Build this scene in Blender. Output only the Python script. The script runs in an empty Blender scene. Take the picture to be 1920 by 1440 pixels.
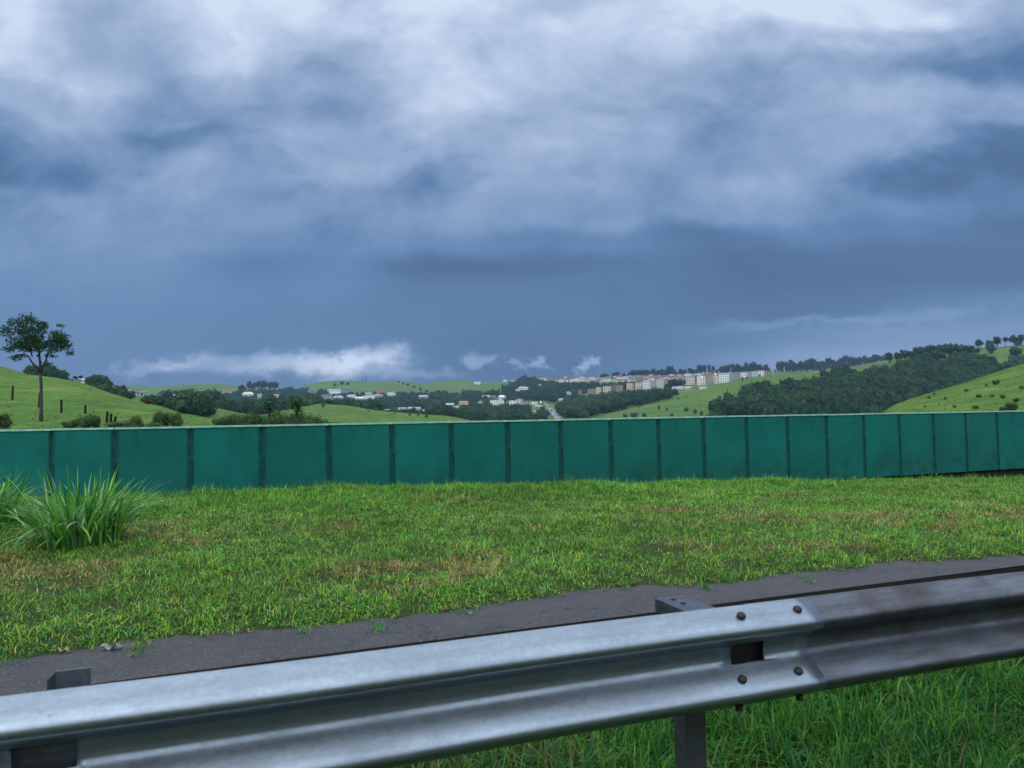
import bpy, math, random
import numpy as np
from mathutils import Vector, Matrix
C = bpy.context.scene.collection
R = math.radians
rng = np.random.default_rng(7)
random.seed(7)

# ------------------------------------------------------------------ camera
FPX = 1400.0                                   # focal length in photo pixels (photo 1920 wide)
EYE = 1.4
cam_d = bpy.data.cameras.new('camera'); cam = bpy.data.objects.new('camera', cam_d); C.objects.link(cam)
bpy.context.scene.camera = cam
cam_d.sensor_width = 36; cam_d.lens = 36 * FPX / 1920
cam_d.clip_start = .05; cam_d.clip_end = 20000
CR = Matrix.Rotation(R(92.53), 3, 'X') @ Matrix.Rotation(R(-1.0), 3, 'Z')
cam.matrix_world = Matrix.Translation((0, 0, EYE)) @ CR.to_4x4()
cam_d.dof.use_dof = True; cam_d.dof.focus_distance = 16; cam_d.dof.aperture_fstop = 7
NR = np.array(CR)
def ray(x, y):
    d = NR @ np.array([(x - 960) / FPX, (720 - y) / FPX, -1.0]); return d / d[1]
def at(x, y, Y):
    d = ray(x, y); return Vector((d[0] * Y, Y, EYE + d[2] * Y))

# ------------------------------------------------------------------ sky, sun, exposure
SUN_EL, SUN_AZ = 48, 215
sc = bpy.context.scene
sc.view_settings.view_transform = 'Standard'; sc.view_settings.look = 'None'
sc.view_settings.exposure = 0; sc.view_settings.gamma = 1
w = bpy.data.worlds.new('World'); sc.world = w; w.use_nodes = True
nt = w.node_tree; nt.nodes.clear()
def lin(c):
    return tuple((v / 255 / 12.92 if v / 255 <= .04045 else ((v / 255 + .055) / 1.055) ** 2.4) for v in c)
class NB:
    def __init__(s, t): s.t = t
    def n(s, ty, **k):
        o = s.t.nodes.new(ty)
        for a, b in k.items(): setattr(o, a, b)
        return o
    def l(s, a, b): s.t.links.new(a, b)
    def m(s, op, a, b=None, c=None, clamp=False):
        o = s.n('ShaderNodeMath', operation=op, use_clamp=clamp)
        for i, v in enumerate((a, b, c)):
            if v is None: continue
            if isinstance(v, (int, float)): o.inputs[i].default_value = v
            else: s.l(v, o.inputs[i])
        return o.outputs[0]
    def mr(s, v, a, b, c=0., d=1., smooth=True):
        o = s.n('ShaderNodeMapRange', interpolation_type='SMOOTHSTEP' if smooth else 'LINEAR')
        s.l(v, o.inputs[0])
        for i, q in enumerate((a, b, c, d)): o.inputs[i + 1].default_value = q
        return o.outputs[0]
    def mixf(s, f, a, b):
        o = s.n('ShaderNodeMix', data_type='FLOAT')
        for i, v in zip((0, 2, 3), (f, a, b)):
            if isinstance(v, (int, float)): o.inputs[i].default_value = v
            else: s.l(v, o.inputs[i])
        return o.outputs[0]
    def mixc(s, f, a, b, blend='MIX'):
        o = s.n('ShaderNodeMix', data_type='RGBA', blend_type=blend)
        for i, v in zip((0, 6, 7), (f, a, b)):
            if isinstance(v, (int, float)): o.inputs[i].default_value = v
            elif isinstance(v, tuple): o.inputs[i].default_value = (*v[:3], 1)
            else: s.l(v, o.inputs[i])
        return o.outputs[2]
    def noise(s, vec, scale, detail=4, rough=.55, dist=0):
        o = s.n('ShaderNodeTexNoise'); o.inputs['Scale'].default_value = scale
        o.inputs['Detail'].default_value = detail; o.inputs['Roughness'].default_value = rough
        o.inputs['Distortion'].default_value = dist
        if vec is not None: s.l(vec, o.inputs['Vector'])
        return o.outputs[0]
    def ramp(s, v, stops, interp='LINEAR'):
        o = s.n('ShaderNodeValToRGB'); cr = o.color_ramp; cr.interpolation = interp
        while len(cr.elements) < len(stops): cr.elements.new(.5)
        for e, (p, c) in zip(cr.elements, stops):
            e.position = p; e.color = (c, c, c, 1) if isinstance(c, (int, float)) else (*c[:3], 1)
        if v is not None: s.l(v, o.inputs[0])
        return o.outputs[0]
b = NB(nt)
geo = b.n('ShaderNodeTexCoord')
sep = b.n('ShaderNodeSeparateXYZ'); b.l(geo.outputs['Generated'], sep.inputs[0])
dx, dy, dz = sep.outputs
dys = b.m('MAXIMUM', dy, .12)
# photo-like sky coordinates: tan(azimuth), tan(elevation) ahead of the road side
U = b.m('DIVIDE', dx, dys); V = b.m('DIVIDE', dz, dys)
comb = b.n('ShaderNodeCombineXYZ'); b.l(U, comb.inputs[0]); b.l(b.m('MULTIPLY', V, 1.45), comb.inputs[1])
wv = comb.outputs[0]
n1 = b.n('ShaderNodeTexNoise'); n1.inputs['Scale'].default_value = 4.6; n1.inputs['Detail'].default_value = 7; n1.inputs['Roughness'].default_value = .56; n1.inputs['Distortion'].default_value = .35
b.l(wv, n1.inputs['Vector'])
s1 = b.n('ShaderNodeSeparateColor'); b.l(n1.outputs['Color'], s1.inputs[0])
n2 = b.noise(wv, 15, 6, .6, .6)
hgt = b.mr(V, .15, .33)                        # cloud texture grows above the smooth rain band
amp = b.m('MULTIPLY_ADD', hgt, .12, .03)
Uw = b.m('ADD', U, b.m('MULTIPLY', b.m('SUBTRACT', s1.outputs[0], .5), b.m('MULTIPLY', amp, 1.6)))
Vw = b.m('ADD', V, b.m('MULTIPLY', b.m('SUBTRACT', s1.outputs[1], .5), amp))
T = b.m('MULTIPLY_ADD', Uw, 1 / 1.4, .5, clamp=True)
def Vof(y): return (782 - y) / FPX
GRID = [
 (-160, [.9, .9, .95, .95, .95, .95, .95, .95, 1, 1, 1, .95, .9]),
 (0,   [.85, .72, .88, .97, .86, .88, .84, .88, 1., 1., 1.0, .86, .66]),
 (60,  [.85, .70, .75, .95, .75, .80, .80, .90, .92, .78, .78, .64, .54]),
 (120, [.80, .80, .56, .72, .58, .72, .84, .80, .72, .60, .58, .44, .36]),
 (180, [.60, .56, .44, .50, .50, .76, .74, .64, .56, .54, .56, .72, .60]),
 (235, [.30, .40, .32, .54, .58, .68, .66, .64, .58, .48, .50, .62, .55]),
 (285, [.24, .26, .50, .50, .60, .58, .62, .68, .58, .42, .50, .46, .30]),
 (340, [.46, .50, .48, .40, .48, .38, .54, .64, .52, .54, .33, .18, .18]),
 (400, [.42, .45, .50, .52, .46, .45, .50, .50, .44, .44, .34, .34, .22]),
 (450, [.38, .40, .46, .42, .36, .30, .26, .28, .18, .18, .20, .15, .02]),
 (495, [.35, .35, .36, .24, .26, -.04, .0, .08, .10, .0, .0, -.04, -.04]),
 (535, [.32, .32, .31, .28, .27, .17, .17, .14, .11, -.02, -.02, -.03, -.03]),
 (585, [.30, .30, .28, .26, .24, .21, .19, .17, .13, .10, .12, .20, .28]),
 (640, [.30, .30, .28, .25, .24, .21, .17, .16, .20, .28, .38, .44, .42]),
 (690, [.30, .30, .28, .26, .24, .22, .18, .18, .28, .44, .52, .54, .50]),
 (760, [.34, .34, .32, .32, .30, .28, .26, .26, .30, .40, .45, .45, .42]),
]
xs = [(((i * 160 - 960) / FPX) / 1.4 + .5) for i in range(13)]
val = None
for k, (yy, row) in enumerate(GRID):
    r_ = b.ramp(T, list(zip(xs, row)), 'CARDINAL')
    if val is None: val = r_
    else:
        val = b.mixf(b.mr(Vw, Vof(GRID[k - 1][0]), Vof(yy)), val, r_)
det = b.m('MULTIPLY', b.m('SUBTRACT', b.mr(s1.outputs[2], .34, .66), .5), b.m('MULTIPLY_ADD', hgt, .17, .035))
det2 = b.m('MULTIPLY', b.m('SUBTRACT', n2, .5), b.m('MULTIPLY_ADD', hgt, .24, .06))
val = b.m('ADD', val, b.m('ADD', det, det2))
# low ragged cloud banks lying along the far hills
n3 = b.n('ShaderNodeTexNoise'); n3.inputs['Scale'].default_value = 22; n3.inputs['Detail'].default_value = 7; n3.inputs['Roughness'].default_value = .6
b.l(wv, n3.inputs['Vector'])
s3 = b.n('ShaderNodeSeparateColor'); b.l(n3.outputs['Color'], s3.inputs[0])
U3 = b.m('ADD', U, b.m('MULTIPLY', b.m('SUBTRACT', s3.outputs[0], .5), .16))
V3 = b.m('ADD', V, b.m('MULTIPLY', b.m('SUBTRACT', s3.outputs[1], .5), .05))
for (x, y, rx, ry, rot, a) in [(655, 682, 105, 27, 3, .34), (690, 664, 60, 18, 6, .22), (560, 682, 100, 20, 0, .22), (420, 682, 110, 18, 0, .20),
                              (275, 690, 55, 15, 5, .2), (800, 700, 60, 11, -5, .17), (905, 674, 27, 11, 5, .28), (1008, 678, 24, 10, -3, .32),
                              (966, 684, 13, 8, -20, .22), (1096, 682, 16, 10, -30, .36), (350, 680, 50, 9, 3, .08),
                              (1450, 610, 130, 9, 3, .12), (1700, 590, 150, 12, 4, .10)]:
    d = ray(x, y)
    cu, cv = d[0], d[2]; ru, rv = rx / FPX * 1.15, ry / FPX * 1.15
    a0 = b.m('SUBTRACT', U3, cu); b0 = b.m('SUBTRACT', V3, cv)
    ct, st = math.cos(R(rot)), math.sin(R(rot))
    p = b.m('MULTIPLY', b.m('ADD', b.m('MULTIPLY', a0, ct), b.m('MULTIPLY', b0, st)), 1 / ru)
    q = b.m('MULTIPLY', b.m('SUBTRACT', b.m('MULTIPLY', b0, ct), b.m('MULTIPLY', a0, st)), 1 / rv)
    e = b.m('EXPONENT', b.m('MULTIPLY', b.m('POWER', b.m('ADD', b.m('MULTIPLY', p, p), b.m('MULTIPLY', q, q)), 1.9), -1))
    val = b.m('MULTIPLY_ADD', e, a * 1.25, val)
SKYC = [(0, lin((36, 66, 104))), (.12, lin((50, 84, 124))), (.3, lin((84, 119, 158))), (.5, lin((130, 154, 188))),
        (.72, lin((170, 188, 216))), (.88, lin((200, 215, 238))), (1, lin((222, 235, 251)))]
val = b.m('ADD', val, b.m('MULTIPLY', b.m('ADD', b.m('MULTIPLY', b.m('SUBTRACT', val, .5), .10), -.01), hgt))
col = b.ramp(val, SKYC)
# unseen sky overhead and behind the camera, brightened to light the foreground
up = b.mr(dz, .50, .85); back = b.m('MULTIPLY', b.mr(dy, .45, -.15), b.mr(dz, .12, .5, .25, 1.))
boost = b.m('ADD', b.m('MULTIPLY', up, 1.1), b.m('MULTIPLY', back, 1.0))
mx = b.m('MAXIMUM', up, back)
nb = b.noise(geo.outputs['Generated'], 3.5, 5, .55)
col = b.mixc(mx, col, b.ramp(nb, [(.3, (.45, .52, .64)), (.65, (.80, .87, .96))]))
bg1 = b.n('ShaderNodeBackground'); b.l(col, bg1.inputs[0]); b.l(b.m('ADD', boost, 1.0), bg1.inputs[1])
sky = b.n('ShaderNodeTexSky', sky_type='NISHITA'); sky.sun_disc = False
sky.sun_elevation = R(SUN_EL); sky.sun_rotation = R(SUN_AZ)
bg2 = b.n('ShaderNodeBackground'); b.l(sky.outputs[0], bg2.inputs[0]); bg2.inputs[1].default_value = .1
mixs = b.n('ShaderNodeMixShader'); mixs.inputs[0].default_value = .95   # overcast: a trace of clear sky through the cloud
b.l(bg2.outputs[0], mixs.inputs[1]); b.l(bg1.outputs[0], mixs.inputs[2])
wo = b.n('ShaderNodeOutputWorld'); b.l(mixs.outputs[0], wo.inputs[0])
sd = bpy.data.lights.new('sun', 'SUN'); sd.energy = .9; sd.angle = R(25); sd.color = (1, .96, .9)
so = bpy.data.objects.new('sun', sd); C.objects.link(so)
a_, e_ = R(SUN_AZ), R(SUN_EL)
sdir = Vector((math.sin(a_) * math.cos(e_), math.cos(a_) * math.cos(e_), math.sin(e_)))
so.rotation_euler = sdir.to_track_quat('Z', 'Y').to_euler()

# ------------------------------------------------------------------ materials
def mat(name, rough=.8, metal=0., spec=.5):
    m = bpy.data.materials.new(name); m.use_nodes = True
    bb = NB(m.node_tree); p = m.node_tree.nodes['Principled BSDF']
    p.inputs['Roughness'].default_value = rough; p.inputs['Metallic'].default_value = metal
    p.inputs['Specular IOR Level'].default_value = spec
    return m, bb, p
def pos(bb):
    return bb.n('ShaderNodeNewGeometry').outputs['Position']
def objc(bb):
    return bb.n('ShaderNodeTexCoord').outputs['Object']
def scaled(bb, v, s):
    o = bb.n('ShaderNodeMapping'); o.inputs['Scale'].default_value = s; bb.l(v, o.inputs[0]); return o.outputs[0]
def bump(bb, p, h, st=.3, dist=.02):
    o = bb.n('ShaderNodeBump'); o.inputs['Strength'].default_value = st; o.inputs['Distance'].default_value = dist
    bb.l(h, o.inputs['Height']); bb.l(o.outputs[0], p.inputs['Normal'])
def simple(name, c, rough=.8, metal=0., var=.25, scale=3., spec=.4):
    m, bb, p = mat(name, rough, metal, spec * .6)
    n = bb.noise(objc(bb), scale, 5, .6)
    lo = tuple(v * (1 - var) for v in c); hi = tuple(min(1, v * (1 + var)) for v in c)
    bb.l(bb.ramp(n, [(.3, lo), (.7, hi)]), p.inputs['Base Color'])
    return m
def leafy(name, stops, rough=.55, scale=.35, trans=.25):
    """foliage: colour differs from leaf to leaf (attribute) and from clump to clump (noise)"""
    m, bb, p = mat(name, .8, 0, .1)
    at_ = bb.n('ShaderNodeAttribute'); at_.attribute_name = 'tone'
    n = bb.noise(pos(bb), scale, 3, .5)
    oi = bb.n('ShaderNodeObjectInfo').outputs['Random']
    f = bb.m('ADD', bb.m('MULTIPLY', at_.outputs['Fac'], .55), bb.m('MULTIPLY_ADD', n, .6, -.12))
    f = bb.m('ADD', f, bb.m('MULTIPLY_ADD', oi, .3, -.15), clamp=True)
    cc = bb.ramp(f, stops)
    bb.l(cc, p.inputs['Base Color'])
    tr = bb.n('ShaderNodeBsdfTranslucent'); bb.l(cc, tr.inputs[0])
    ms = bb.n('ShaderNodeMixShader'); ms.inputs[0].default_value = trans
    out = m.node_tree.nodes['Material Output']
    bb.l(p.outputs[0], ms.inputs[1]); bb.l(tr.outputs[0], ms.inputs[2]); bb.l(ms.outputs[0], out.inputs[0])
    return m
def blade_mat(name, trans=.3, rough=.5):
    m, bb, p = mat(name, rough, 0, .12)
    a = bb.n('ShaderNodeAttribute'); a.attribute_name = 'col'
    bb.l(a.outputs['Color'], p.inputs['Base Color'])
    tr = bb.n('ShaderNodeBsdfTranslucent'); bb.l(a.outputs['Color'], tr.inputs[0])
    ms = bb.n('ShaderNodeMixShader'); ms.inputs[0].default_value = trans
    out = m.node_tree.nodes['Material Output']
    bb.l(p.outputs[0], ms.inputs[1]); bb.l(tr.outputs[0], ms.inputs[2]); bb.l(ms.outputs[0], out.inputs[0])
    return m
M = {}
M['blade'] = blade_mat('grass blades')
M['tree'] = leafy('dark broadleaf foliage', [(0, (.009, .030, .014)), (.5, (.024, .064, .024)), (1, (.075, .135, .040))])
M['euc'] = leafy('eucalyptus foliage', [(0, (.008, .026, .018)), (.5, (.018, .046, .026)), (1, (.04, .08, .04))])
M['bush'] = leafy('hillside scrub foliage', [(0, (.025, .055, .024)), (.5, (.065, .115, .042)), (1, (.14, .19, .075))], scale=.9)
M['lone'] = leafy('lone tree foliage', [(0, (.012, .035, .018)), (.5, (.025, .065, .026)), (1, (.055, .12, .04))], scale=1.2, trans=.3)
M['redtree'] = leafy('reddish foliage', [(0, (.05, .02, .02)), (.5, (.09, .035, .03)), (1, (.14, .06, .045))])
M['palm'] = leafy('broad drooping leaves', [(0, (.02, .06, .02)), (.5, (.04, .11, .035)), (1, (.10, .20, .07))], scale=.5)
M['bark'] = simple('bark', (.06, .055, .05), .9, var=.4, scale=6)
M['post_wood'] = simple('dark weathered wood', (.012, .012, .011), .9, var=.4, scale=9)

def terrain_mat():
    m, bb, p = mat('pasture hills', .9, 0, .06)
    P = pos(bb)
    n1 = bb.noise(P, .012, 5, .6); n2 = bb.noise(P, .11, 6, .65); n3 = bb.noise(P, 1.1, 5, .7)
    c = bb.ramp(n1, [(.35, (.045, .112, .018)), (.5, (.072, .155, .022)), (.65, (.115, .178, .030))])
    c = bb.mixc(bb.ramp(n2, [(.42, 0), (.66, .45)]), c, (.048, .11, .024))
    c = bb.mixc(bb.ramp(n3, [(.45, 0), (.75, .5)]), c, (.15, .20, .05))
    n0 = bb.noise(P, .004, 3, .5)
    c = bb.mixc(bb.ramp(n0, [(.5, 0), (.62, .5)]), c, (.085, .105, .038))
    n4 = bb.noise(P, .35, 4, .6)
    n8 = bb.noise(scaled(bb, P, (.34, .085, .34)), 1, 6, .68); c = bb.mixc(bb.ramp(n8, [(.44, 0), (.60, .8)]), c, (.045, .105, .024))
    n10 = bb.noise(scaled(bb, P, (.22, .06, .22)), 1.3, 5, .65); c = bb.mixc(bb.ramp(n10, [(.52, 0), (.66, .6)]), c, (.17, .20, .06))
    n9 = bb.noise(scaled(bb, P, (.05, .3, 1.2)), 1, 5, .65); c = bb.mixc(bb.ramp(n9, [(.52, 0), (.7, .5)]), c, (.15, .19, .055))
    c = bb.mixc(bb.ramp(n4, [(.62, 0), (.76, .4)]), c, (.12, .13, .05))
    bb.l(c, p.inputs['Base Color'])
    bump(bb, p, bb.m('ADD', n3, bb.m('MULTIPLY', n2, 3)), .8, .25)
    return m
M['terrain'] = terrain_mat()
def soil_mat():
    m, bb, p = mat('turf soil and thatch', .95, 0, .15)
    P = pos(bb); n = bb.noise(P, 26, 7, .75); n2 = bb.noise(P, .9, 4, .6)
    c = bb.ramp(n, [(.3, (.022, .035, .012)), (.5, (.05, .085, .022)), (.72, (.11, .095, .045))])
    c = bb.mixc(bb.ramp(n2, [(.5, 0), (.7, .5)]), c, (.07, .055, .032))
    bb.l(c, p.inputs['Base Color']); bump(bb, p, n, 1., .05); return m
M['soil'] = soil_mat()
def asphalt_mat():
    m, bb, p = mat('worn asphalt', .6, 0, .3)
    P = pos(bb)
    v = bb.n('ShaderNodeTexVoronoi'); v.inputs['Scale'].default_value = 60; bb.l(P, v.inputs['Vector'])
    sp = bb.n('ShaderNodeSeparateColor'); bb.l(v.outputs['Color'], sp.inputs[0])
    n = bb.noise(P, 1.7, 6, .65); n2 = bb.noise(P, 240, 3, .6)
    c = bb.ramp(n, [(.3, (.030, .029, .033)), (.5, (.050, .048, .056)), (.72, (.085, .078, .082))])
    c = bb.mixc(bb.ramp(n2, [(.35, .5), (.65, 0)]), c, (.03, .03, .034))
    v2 = bb.n('ShaderNodeTexVoronoi'); v2.inputs['Scale'].default_value = 150; bb.l(P, v2.inputs['Vector']); sp2 = bb.n('ShaderNodeSeparateColor'); bb.l(v2.outputs['Color'], sp2.inputs[0])
    c = bb.mixc(bb.ramp(sp2.outputs[1], [(.3, .5), (.9, 0)]), c, (.028, .026, .028)); c = bb.mixc(bb.ramp(sp2.outputs[0], [(.80, 0), (.98, .6)]), c, (.16, .15, .15))
    patch = bb.noise(P, 3.5, 4, .6)
    spk = bb.m('MULTIPLY', bb.m('MULTIPLY', bb.ramp(sp.outputs[0], [(.95, 0), (.955, 1)], 'CONSTANT'), bb.ramp(v.outputs['Distance'], [(.1, 1), (.3, 0)])), bb.ramp(patch, [(.45, .15), (.62, 1)]))
    c = bb.mixc(spk, c, (.30, .29, .29))
    st_ = bb.noise(P, .9, 5, .7); c = bb.mixc(bb.ramp(st_, [(.5, 0), (.7, .6)]), c, (.075, .062, .052))
    v3 = bb.n('ShaderNodeTexVoronoi', feature='DISTANCE_TO_EDGE'); v3.inputs['Scale'].default_value = .55
    wp = bb.n('ShaderNodeVectorMath', operation='ADD'); nn = bb.n('ShaderNodeTexNoise'); nn.inputs['Scale'].default_value = 2.5; nn.inputs['Detail'].default_value = 5; bb.l(P, nn.inputs['Vector']); bb.l(P, wp.inputs[0]); bb.l(nn.outputs['Color'], wp.inputs[1])
    bb.l(wp.outputs[0], v3.inputs['Vector']); c = bb.mixc(bb.ramp(v3.outputs['Distance'], [(.0, .85), (.006, 0)]), c, (.012, .012, .012))
    bb.l(c, p.inputs['Base Color'])
    bb.l(bb.ramp(n, [(.35, .42), (.65, .75)]), p.inputs['Roughness'])
    bump(bb, p, bb.m('ADD', n2, bb.m('MULTIPLY', v.outputs['Distance'], .6)), .5, .006)
    return m
M['asphalt'] = asphalt_mat()
def wall_paint():
    m, bb, p = mat('green painted concrete', .75, 0, .12)
    P = pos(bb); n = bb.noise(P, 1.1, 6, .65); n2 = bb.noise(scaled(bb, P, (3.5, 3.5, 14)), 4, 4, .6); n3 = bb.noise(P, 60, 4, .7)
    oi = bb.n('ShaderNodeObjectInfo').outputs['Random']
    c = bb.ramp(n, [(.3, (.004, .112, .097)), (.52, (.006, .142, .121)), (.75, (.010, .17, .142))])
    c = bb.mixc(bb.m('MULTIPLY', oi, .35), c, (.009, .095, .080))
    c = bb.mixc(bb.ramp(n2, [(.58, 0), (.78, .35)]), c, (.012, .07, .07))
    n5 = bb.noise(P, 3.2, 3, .5)
    c = bb.mixc(bb.ramp(n5, [(.70, 0), (.76, .5)]), c, (.006, .06, .058))
    # algae and splashed dirt along the foot, thin run marks below the coping, chipped pale spots
    sz_ = bb.n('ShaderNodeSeparateXYZ'); bb.l(P, sz_.inputs[0]); zz = sz_.outputs[2]
    foot = bb.m('MULTIPLY', bb.mr(zz, .75, .05), bb.ramp(bb.noise(P, 2.4, 6, .7), [(.4, 0), (.7, .75)]))
    c = bb.mixc(foot, c, (.012, .045, .032))
    run = bb.m('MULTIPLY', bb.mr(zz, .55, 1.3), bb.ramp(bb.noise(scaled(bb, P, (9, 9, .5)), 1.2, 5, .6), [(.52, 0), (.72, .55)]))
    c = bb.mixc(run, c, (.006, .07, .062))
    n6 = bb.noise(P, 9, 5, .7); c = bb.mixc(bb.ramp(n6, [(.70, 0), (.76, .45)]), c, (.03, .19, .165))
    bb.l(c, p.inputs['Base Color']); bump(bb, p, bb.m('ADD', n3, bb.m('MULTIPLY', n, 2)), .5, .01); return m
M['wall'] = wall_paint()
M['wall_post'] = simple('dark green post paint', (.005, .072, .064), .8, var=.5, scale=9)
M['coping'] = simple('pale mint worn coping', (.27, .50, .42), .75, var=.35, scale=9)
M['footing'] = simple('shade-dark footing', (.018, .018, .016), .95, var=.4, scale=3)  # shade under the panels and on the step face put into this colour
def zinc(name, lo, hi, dirt, damt, rough, metal):
    m, bb, p = mat(name, rough, metal, .5)
    P = objc(bb)
    n = bb.noise(scaled(bb, P, (1.2, 9, 9)), 3, 6, .65); n2 = bb.noise(P, 2.3, 5, .65); n3 = bb.noise(scaled(bb, P, (3, 60, 60)), 3, 4, .6)
    c = bb.ramp(n, [(.3, lo), (.7, hi)])
    c = bb.mixc(bb.ramp(n2, [(.48, 0), (.72, damt)]), c, dirt)
    c = bb.mixc(bb.ramp(n3, [(.62, 0), (.74, .25)]), c, dirt)
    bb.l(c, p.inputs['Base Color'])
    vs = bb.n('ShaderNodeTexVoronoi'); vs.inputs['Scale'].default_value = 95; bb.l(P, vs.inputs['Vector']); ss = bb.n('ShaderNodeSeparateColor'); bb.l(vs.outputs['Color'], ss.inputs[0])
    c = bb.mixc(bb.m('MULTIPLY', ss.outputs[0], .22), c, tuple(v * .55 for v in lo))
    n7 = bb.noise(P, 38, 5, .7); c = bb.mixc(bb.ramp(n7, [(.66, 0), (.74, .5)]), c, tuple(v * .7 for v in dirt))
    bb.l(c, p.inputs['Base Color'])
    rr_ = bb.m('ADD', bb.m('MULTIPLY_ADD', n2, .4, rough - .2), bb.m('MULTIPLY', ss.outputs[1], .07))
    bb.l(rr_, p.inputs['Roughness'])
    bump(bb, p, n, .06, .004)
    return m
M['zinc'] = zinc('galvanised steel', (.22, .265, .31), (.31, .365, .415), (.15, .17, .19), .45, .38, .9)
M['zinc_old'] = zinc('weathered dirty galvanised steel', (.065, .075, .09), (.16, .18, .21), (.050, .034, .028), 1., .42, .75)
M['bolt'] = simple('dull bolt heads', (.035, .032, .032), .6, .6, var=.3, scale=30)
M['post_steel'] = zinc('dull post steel', (.05, .058, .062), (.09, .10, .105), (.04, .034, .03), .7, .6, .5)

# ------------------------------------------------------------------ mesh helpers
def np_mesh(name, V, F, cols=None, tone=None, smooth=False):
    """V (n,3); F list of (m,k) index arrays"""
    me = bpy.data.meshes.new(name)
    F = [np.asarray(f, dtype=np.int32) for f in F if len(f)]
    nl = sum(f.size for f in F); nf = sum(len(f) for f in F)
    me.vertices.add(len(V)); me.vertices.foreach_set('co', np.asarray(V, dtype=np.float32).ravel())
    me.loops.add(nl); me.loops.foreach_set('vertex_index', np.concatenate([f.ravel() for f in F]))
    tot = np.concatenate([np.full(len(f), f.shape[1], dtype=np.int32) for f in F])
    me.polygons.add(nf); me.polygons.foreach_set('loop_start', np.concatenate([[0], np.cumsum(tot)[:-1]]).astype(np.int32))
    try: me.polygons.foreach_set('loop_total', tot)
    except Exception: pass
    me.polygons.foreach_set('use_smooth', np.full(nf, smooth))
    me.update(calc_edges=True)
    if cols is not None:
        a = me.attributes.new('col', 'FLOAT_COLOR', 'POINT')
        a.data.foreach_set('color', np.hstack([cols, np.ones((len(cols), 1))]).astype(np.float32).ravel())
    if tone is not None:
        a = me.attributes.new('tone', 'FLOAT', 'POINT'); a.data.foreach_set('value', np.asarray(tone, dtype=np.float32))
    return me
class MB:
    def __init__(s): s.v = []; s.f = []
    def add(s, vs, fs):
        k = len(s.v); s.v += [tuple(v) for v in vs]; s.f += [[k + i for i in f] for f in fs]
    def box(s, cx, cy, cz, sx, sy, sz, rz=0, bev=0):
        ct, st = math.cos(rz), math.sin(rz); vs = []
        for a, b_, c in [(-1, -1, -1), (1, -1, -1), (1, 1, -1), (-1, 1, -1), (-1, -1, 1), (1, -1, 1), (1, 1, 1), (-1, 1, 1)]:
            x, y = a * sx / 2, b_ * sy / 2
            vs.append((cx + x * ct - y * st, cy + x * st + y * ct, cz + c * sz / 2))
        s.add(vs, [(0, 3, 2, 1), (4, 5, 6, 7), (0, 1, 5, 4), (1, 2, 6, 5), (2, 3, 7, 6), (3, 0, 4, 7)])
    def tube(s, pts, rad, n=8, cap=True):
        pts = [Vector(p) for p in pts]; k = len(s.v); up = Vector((.13, .97, .2))
        for i, p in enumerate(pts):
            d = (pts[min(i + 1, len(pts) - 1)] - pts[max(i - 1, 0)]).normalized()
            a = d.cross(up).normalized(); c = d.cross(a)
            r = rad[i] if isinstance(rad, (list, tuple)) else rad
            for j in range(n):
                t = j / n * 2 * math.pi; s.v.append(tuple(p + a * (math.cos(t) * r) + c * (math.sin(t) * r)))
        for i in range(len(pts) - 1):
            for j in range(n):
                j2 = (j + 1) % n; s.f.append([k + i * n + j, k + i * n + j2, k + (i + 1) * n + j2, k + (i + 1) * n + j])
        if cap:
            s.f.append([k + j for j in range(n)][::-1]); s.f.append([k + (len(pts) - 1) * n + j for j in range(n)])
    def mesh(s, name, smooth=False):
        me = bpy.data.meshes.new(name); me.from_pydata(s.v, [], s.f); me.update()
        if smooth: me.polygons.foreach_set('use_smooth', [True] * len(me.polygons))
        return me
def link(name, me, m=None, parent=None, loc=None, rz=0, scale=None):
    o = bpy.data.objects.new(name, me); C.objects.link(o)
    if m is not None and me is not None and not me.materials: me.materials.append(m)
    if parent: o.parent = parent
    if loc is not None: o.location = loc
    if rz: o.rotation_euler = (0, 0, rz)
    if scale is not None: o.scale = scale
    return o
def tag(o, label=None, cat=None, group=None, kind=None):
    if label: o['label'] = label
    if cat: o['category'] = cat
    if group: o['group'] = group
    if kind: o['kind'] = kind
    return o
def empty(name, loc, rz=0, scale=1):
    o = bpy.data.objects.new(name, None); C.objects.link(o); o.empty_display_size = .2
    o.location = loc; o.rotation_euler = (0, 0, rz); o.scale = (scale,) * 3 if isinstance(scale, (int, float)) else scale
    return o
ORD = ['leftmost', 'second', 'third', 'fourth', 'fifth', 'sixth', 'seventh', 'eighth', 'ninth', 'tenth', 'eleventh', 'twelfth', 'thirteenth', 'fourteenth',
       'fifteenth', 'sixteenth', 'seventeenth', 'eighteenth', 'nineteenth', 'twentieth']
def nth(i):
    if i < 20: return ORD[i] if i == 0 else ORD[i] + ' from left'
    if i >= 99: return 'hundred and ' + (ORD[i - 100] if i > 100 else 'first') + ' from left' if i > 99 else 'hundredth from left'
    tens = ['', '', 'twenty', 'thirty', 'forty', 'fifty', 'sixty', 'seventy', 'eighty', 'ninety']; t = tens[(i + 1) // 10]; u = (i + 1) % 10
    if u == 0: return t[:-1] + 'ieth from left'
    return t + '-' + ['first', 'second', 'third', 'fourth', 'fifth', 'sixth', 'seventh', 'eighth', 'ninth'][u - 1] + ' from left'
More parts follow.
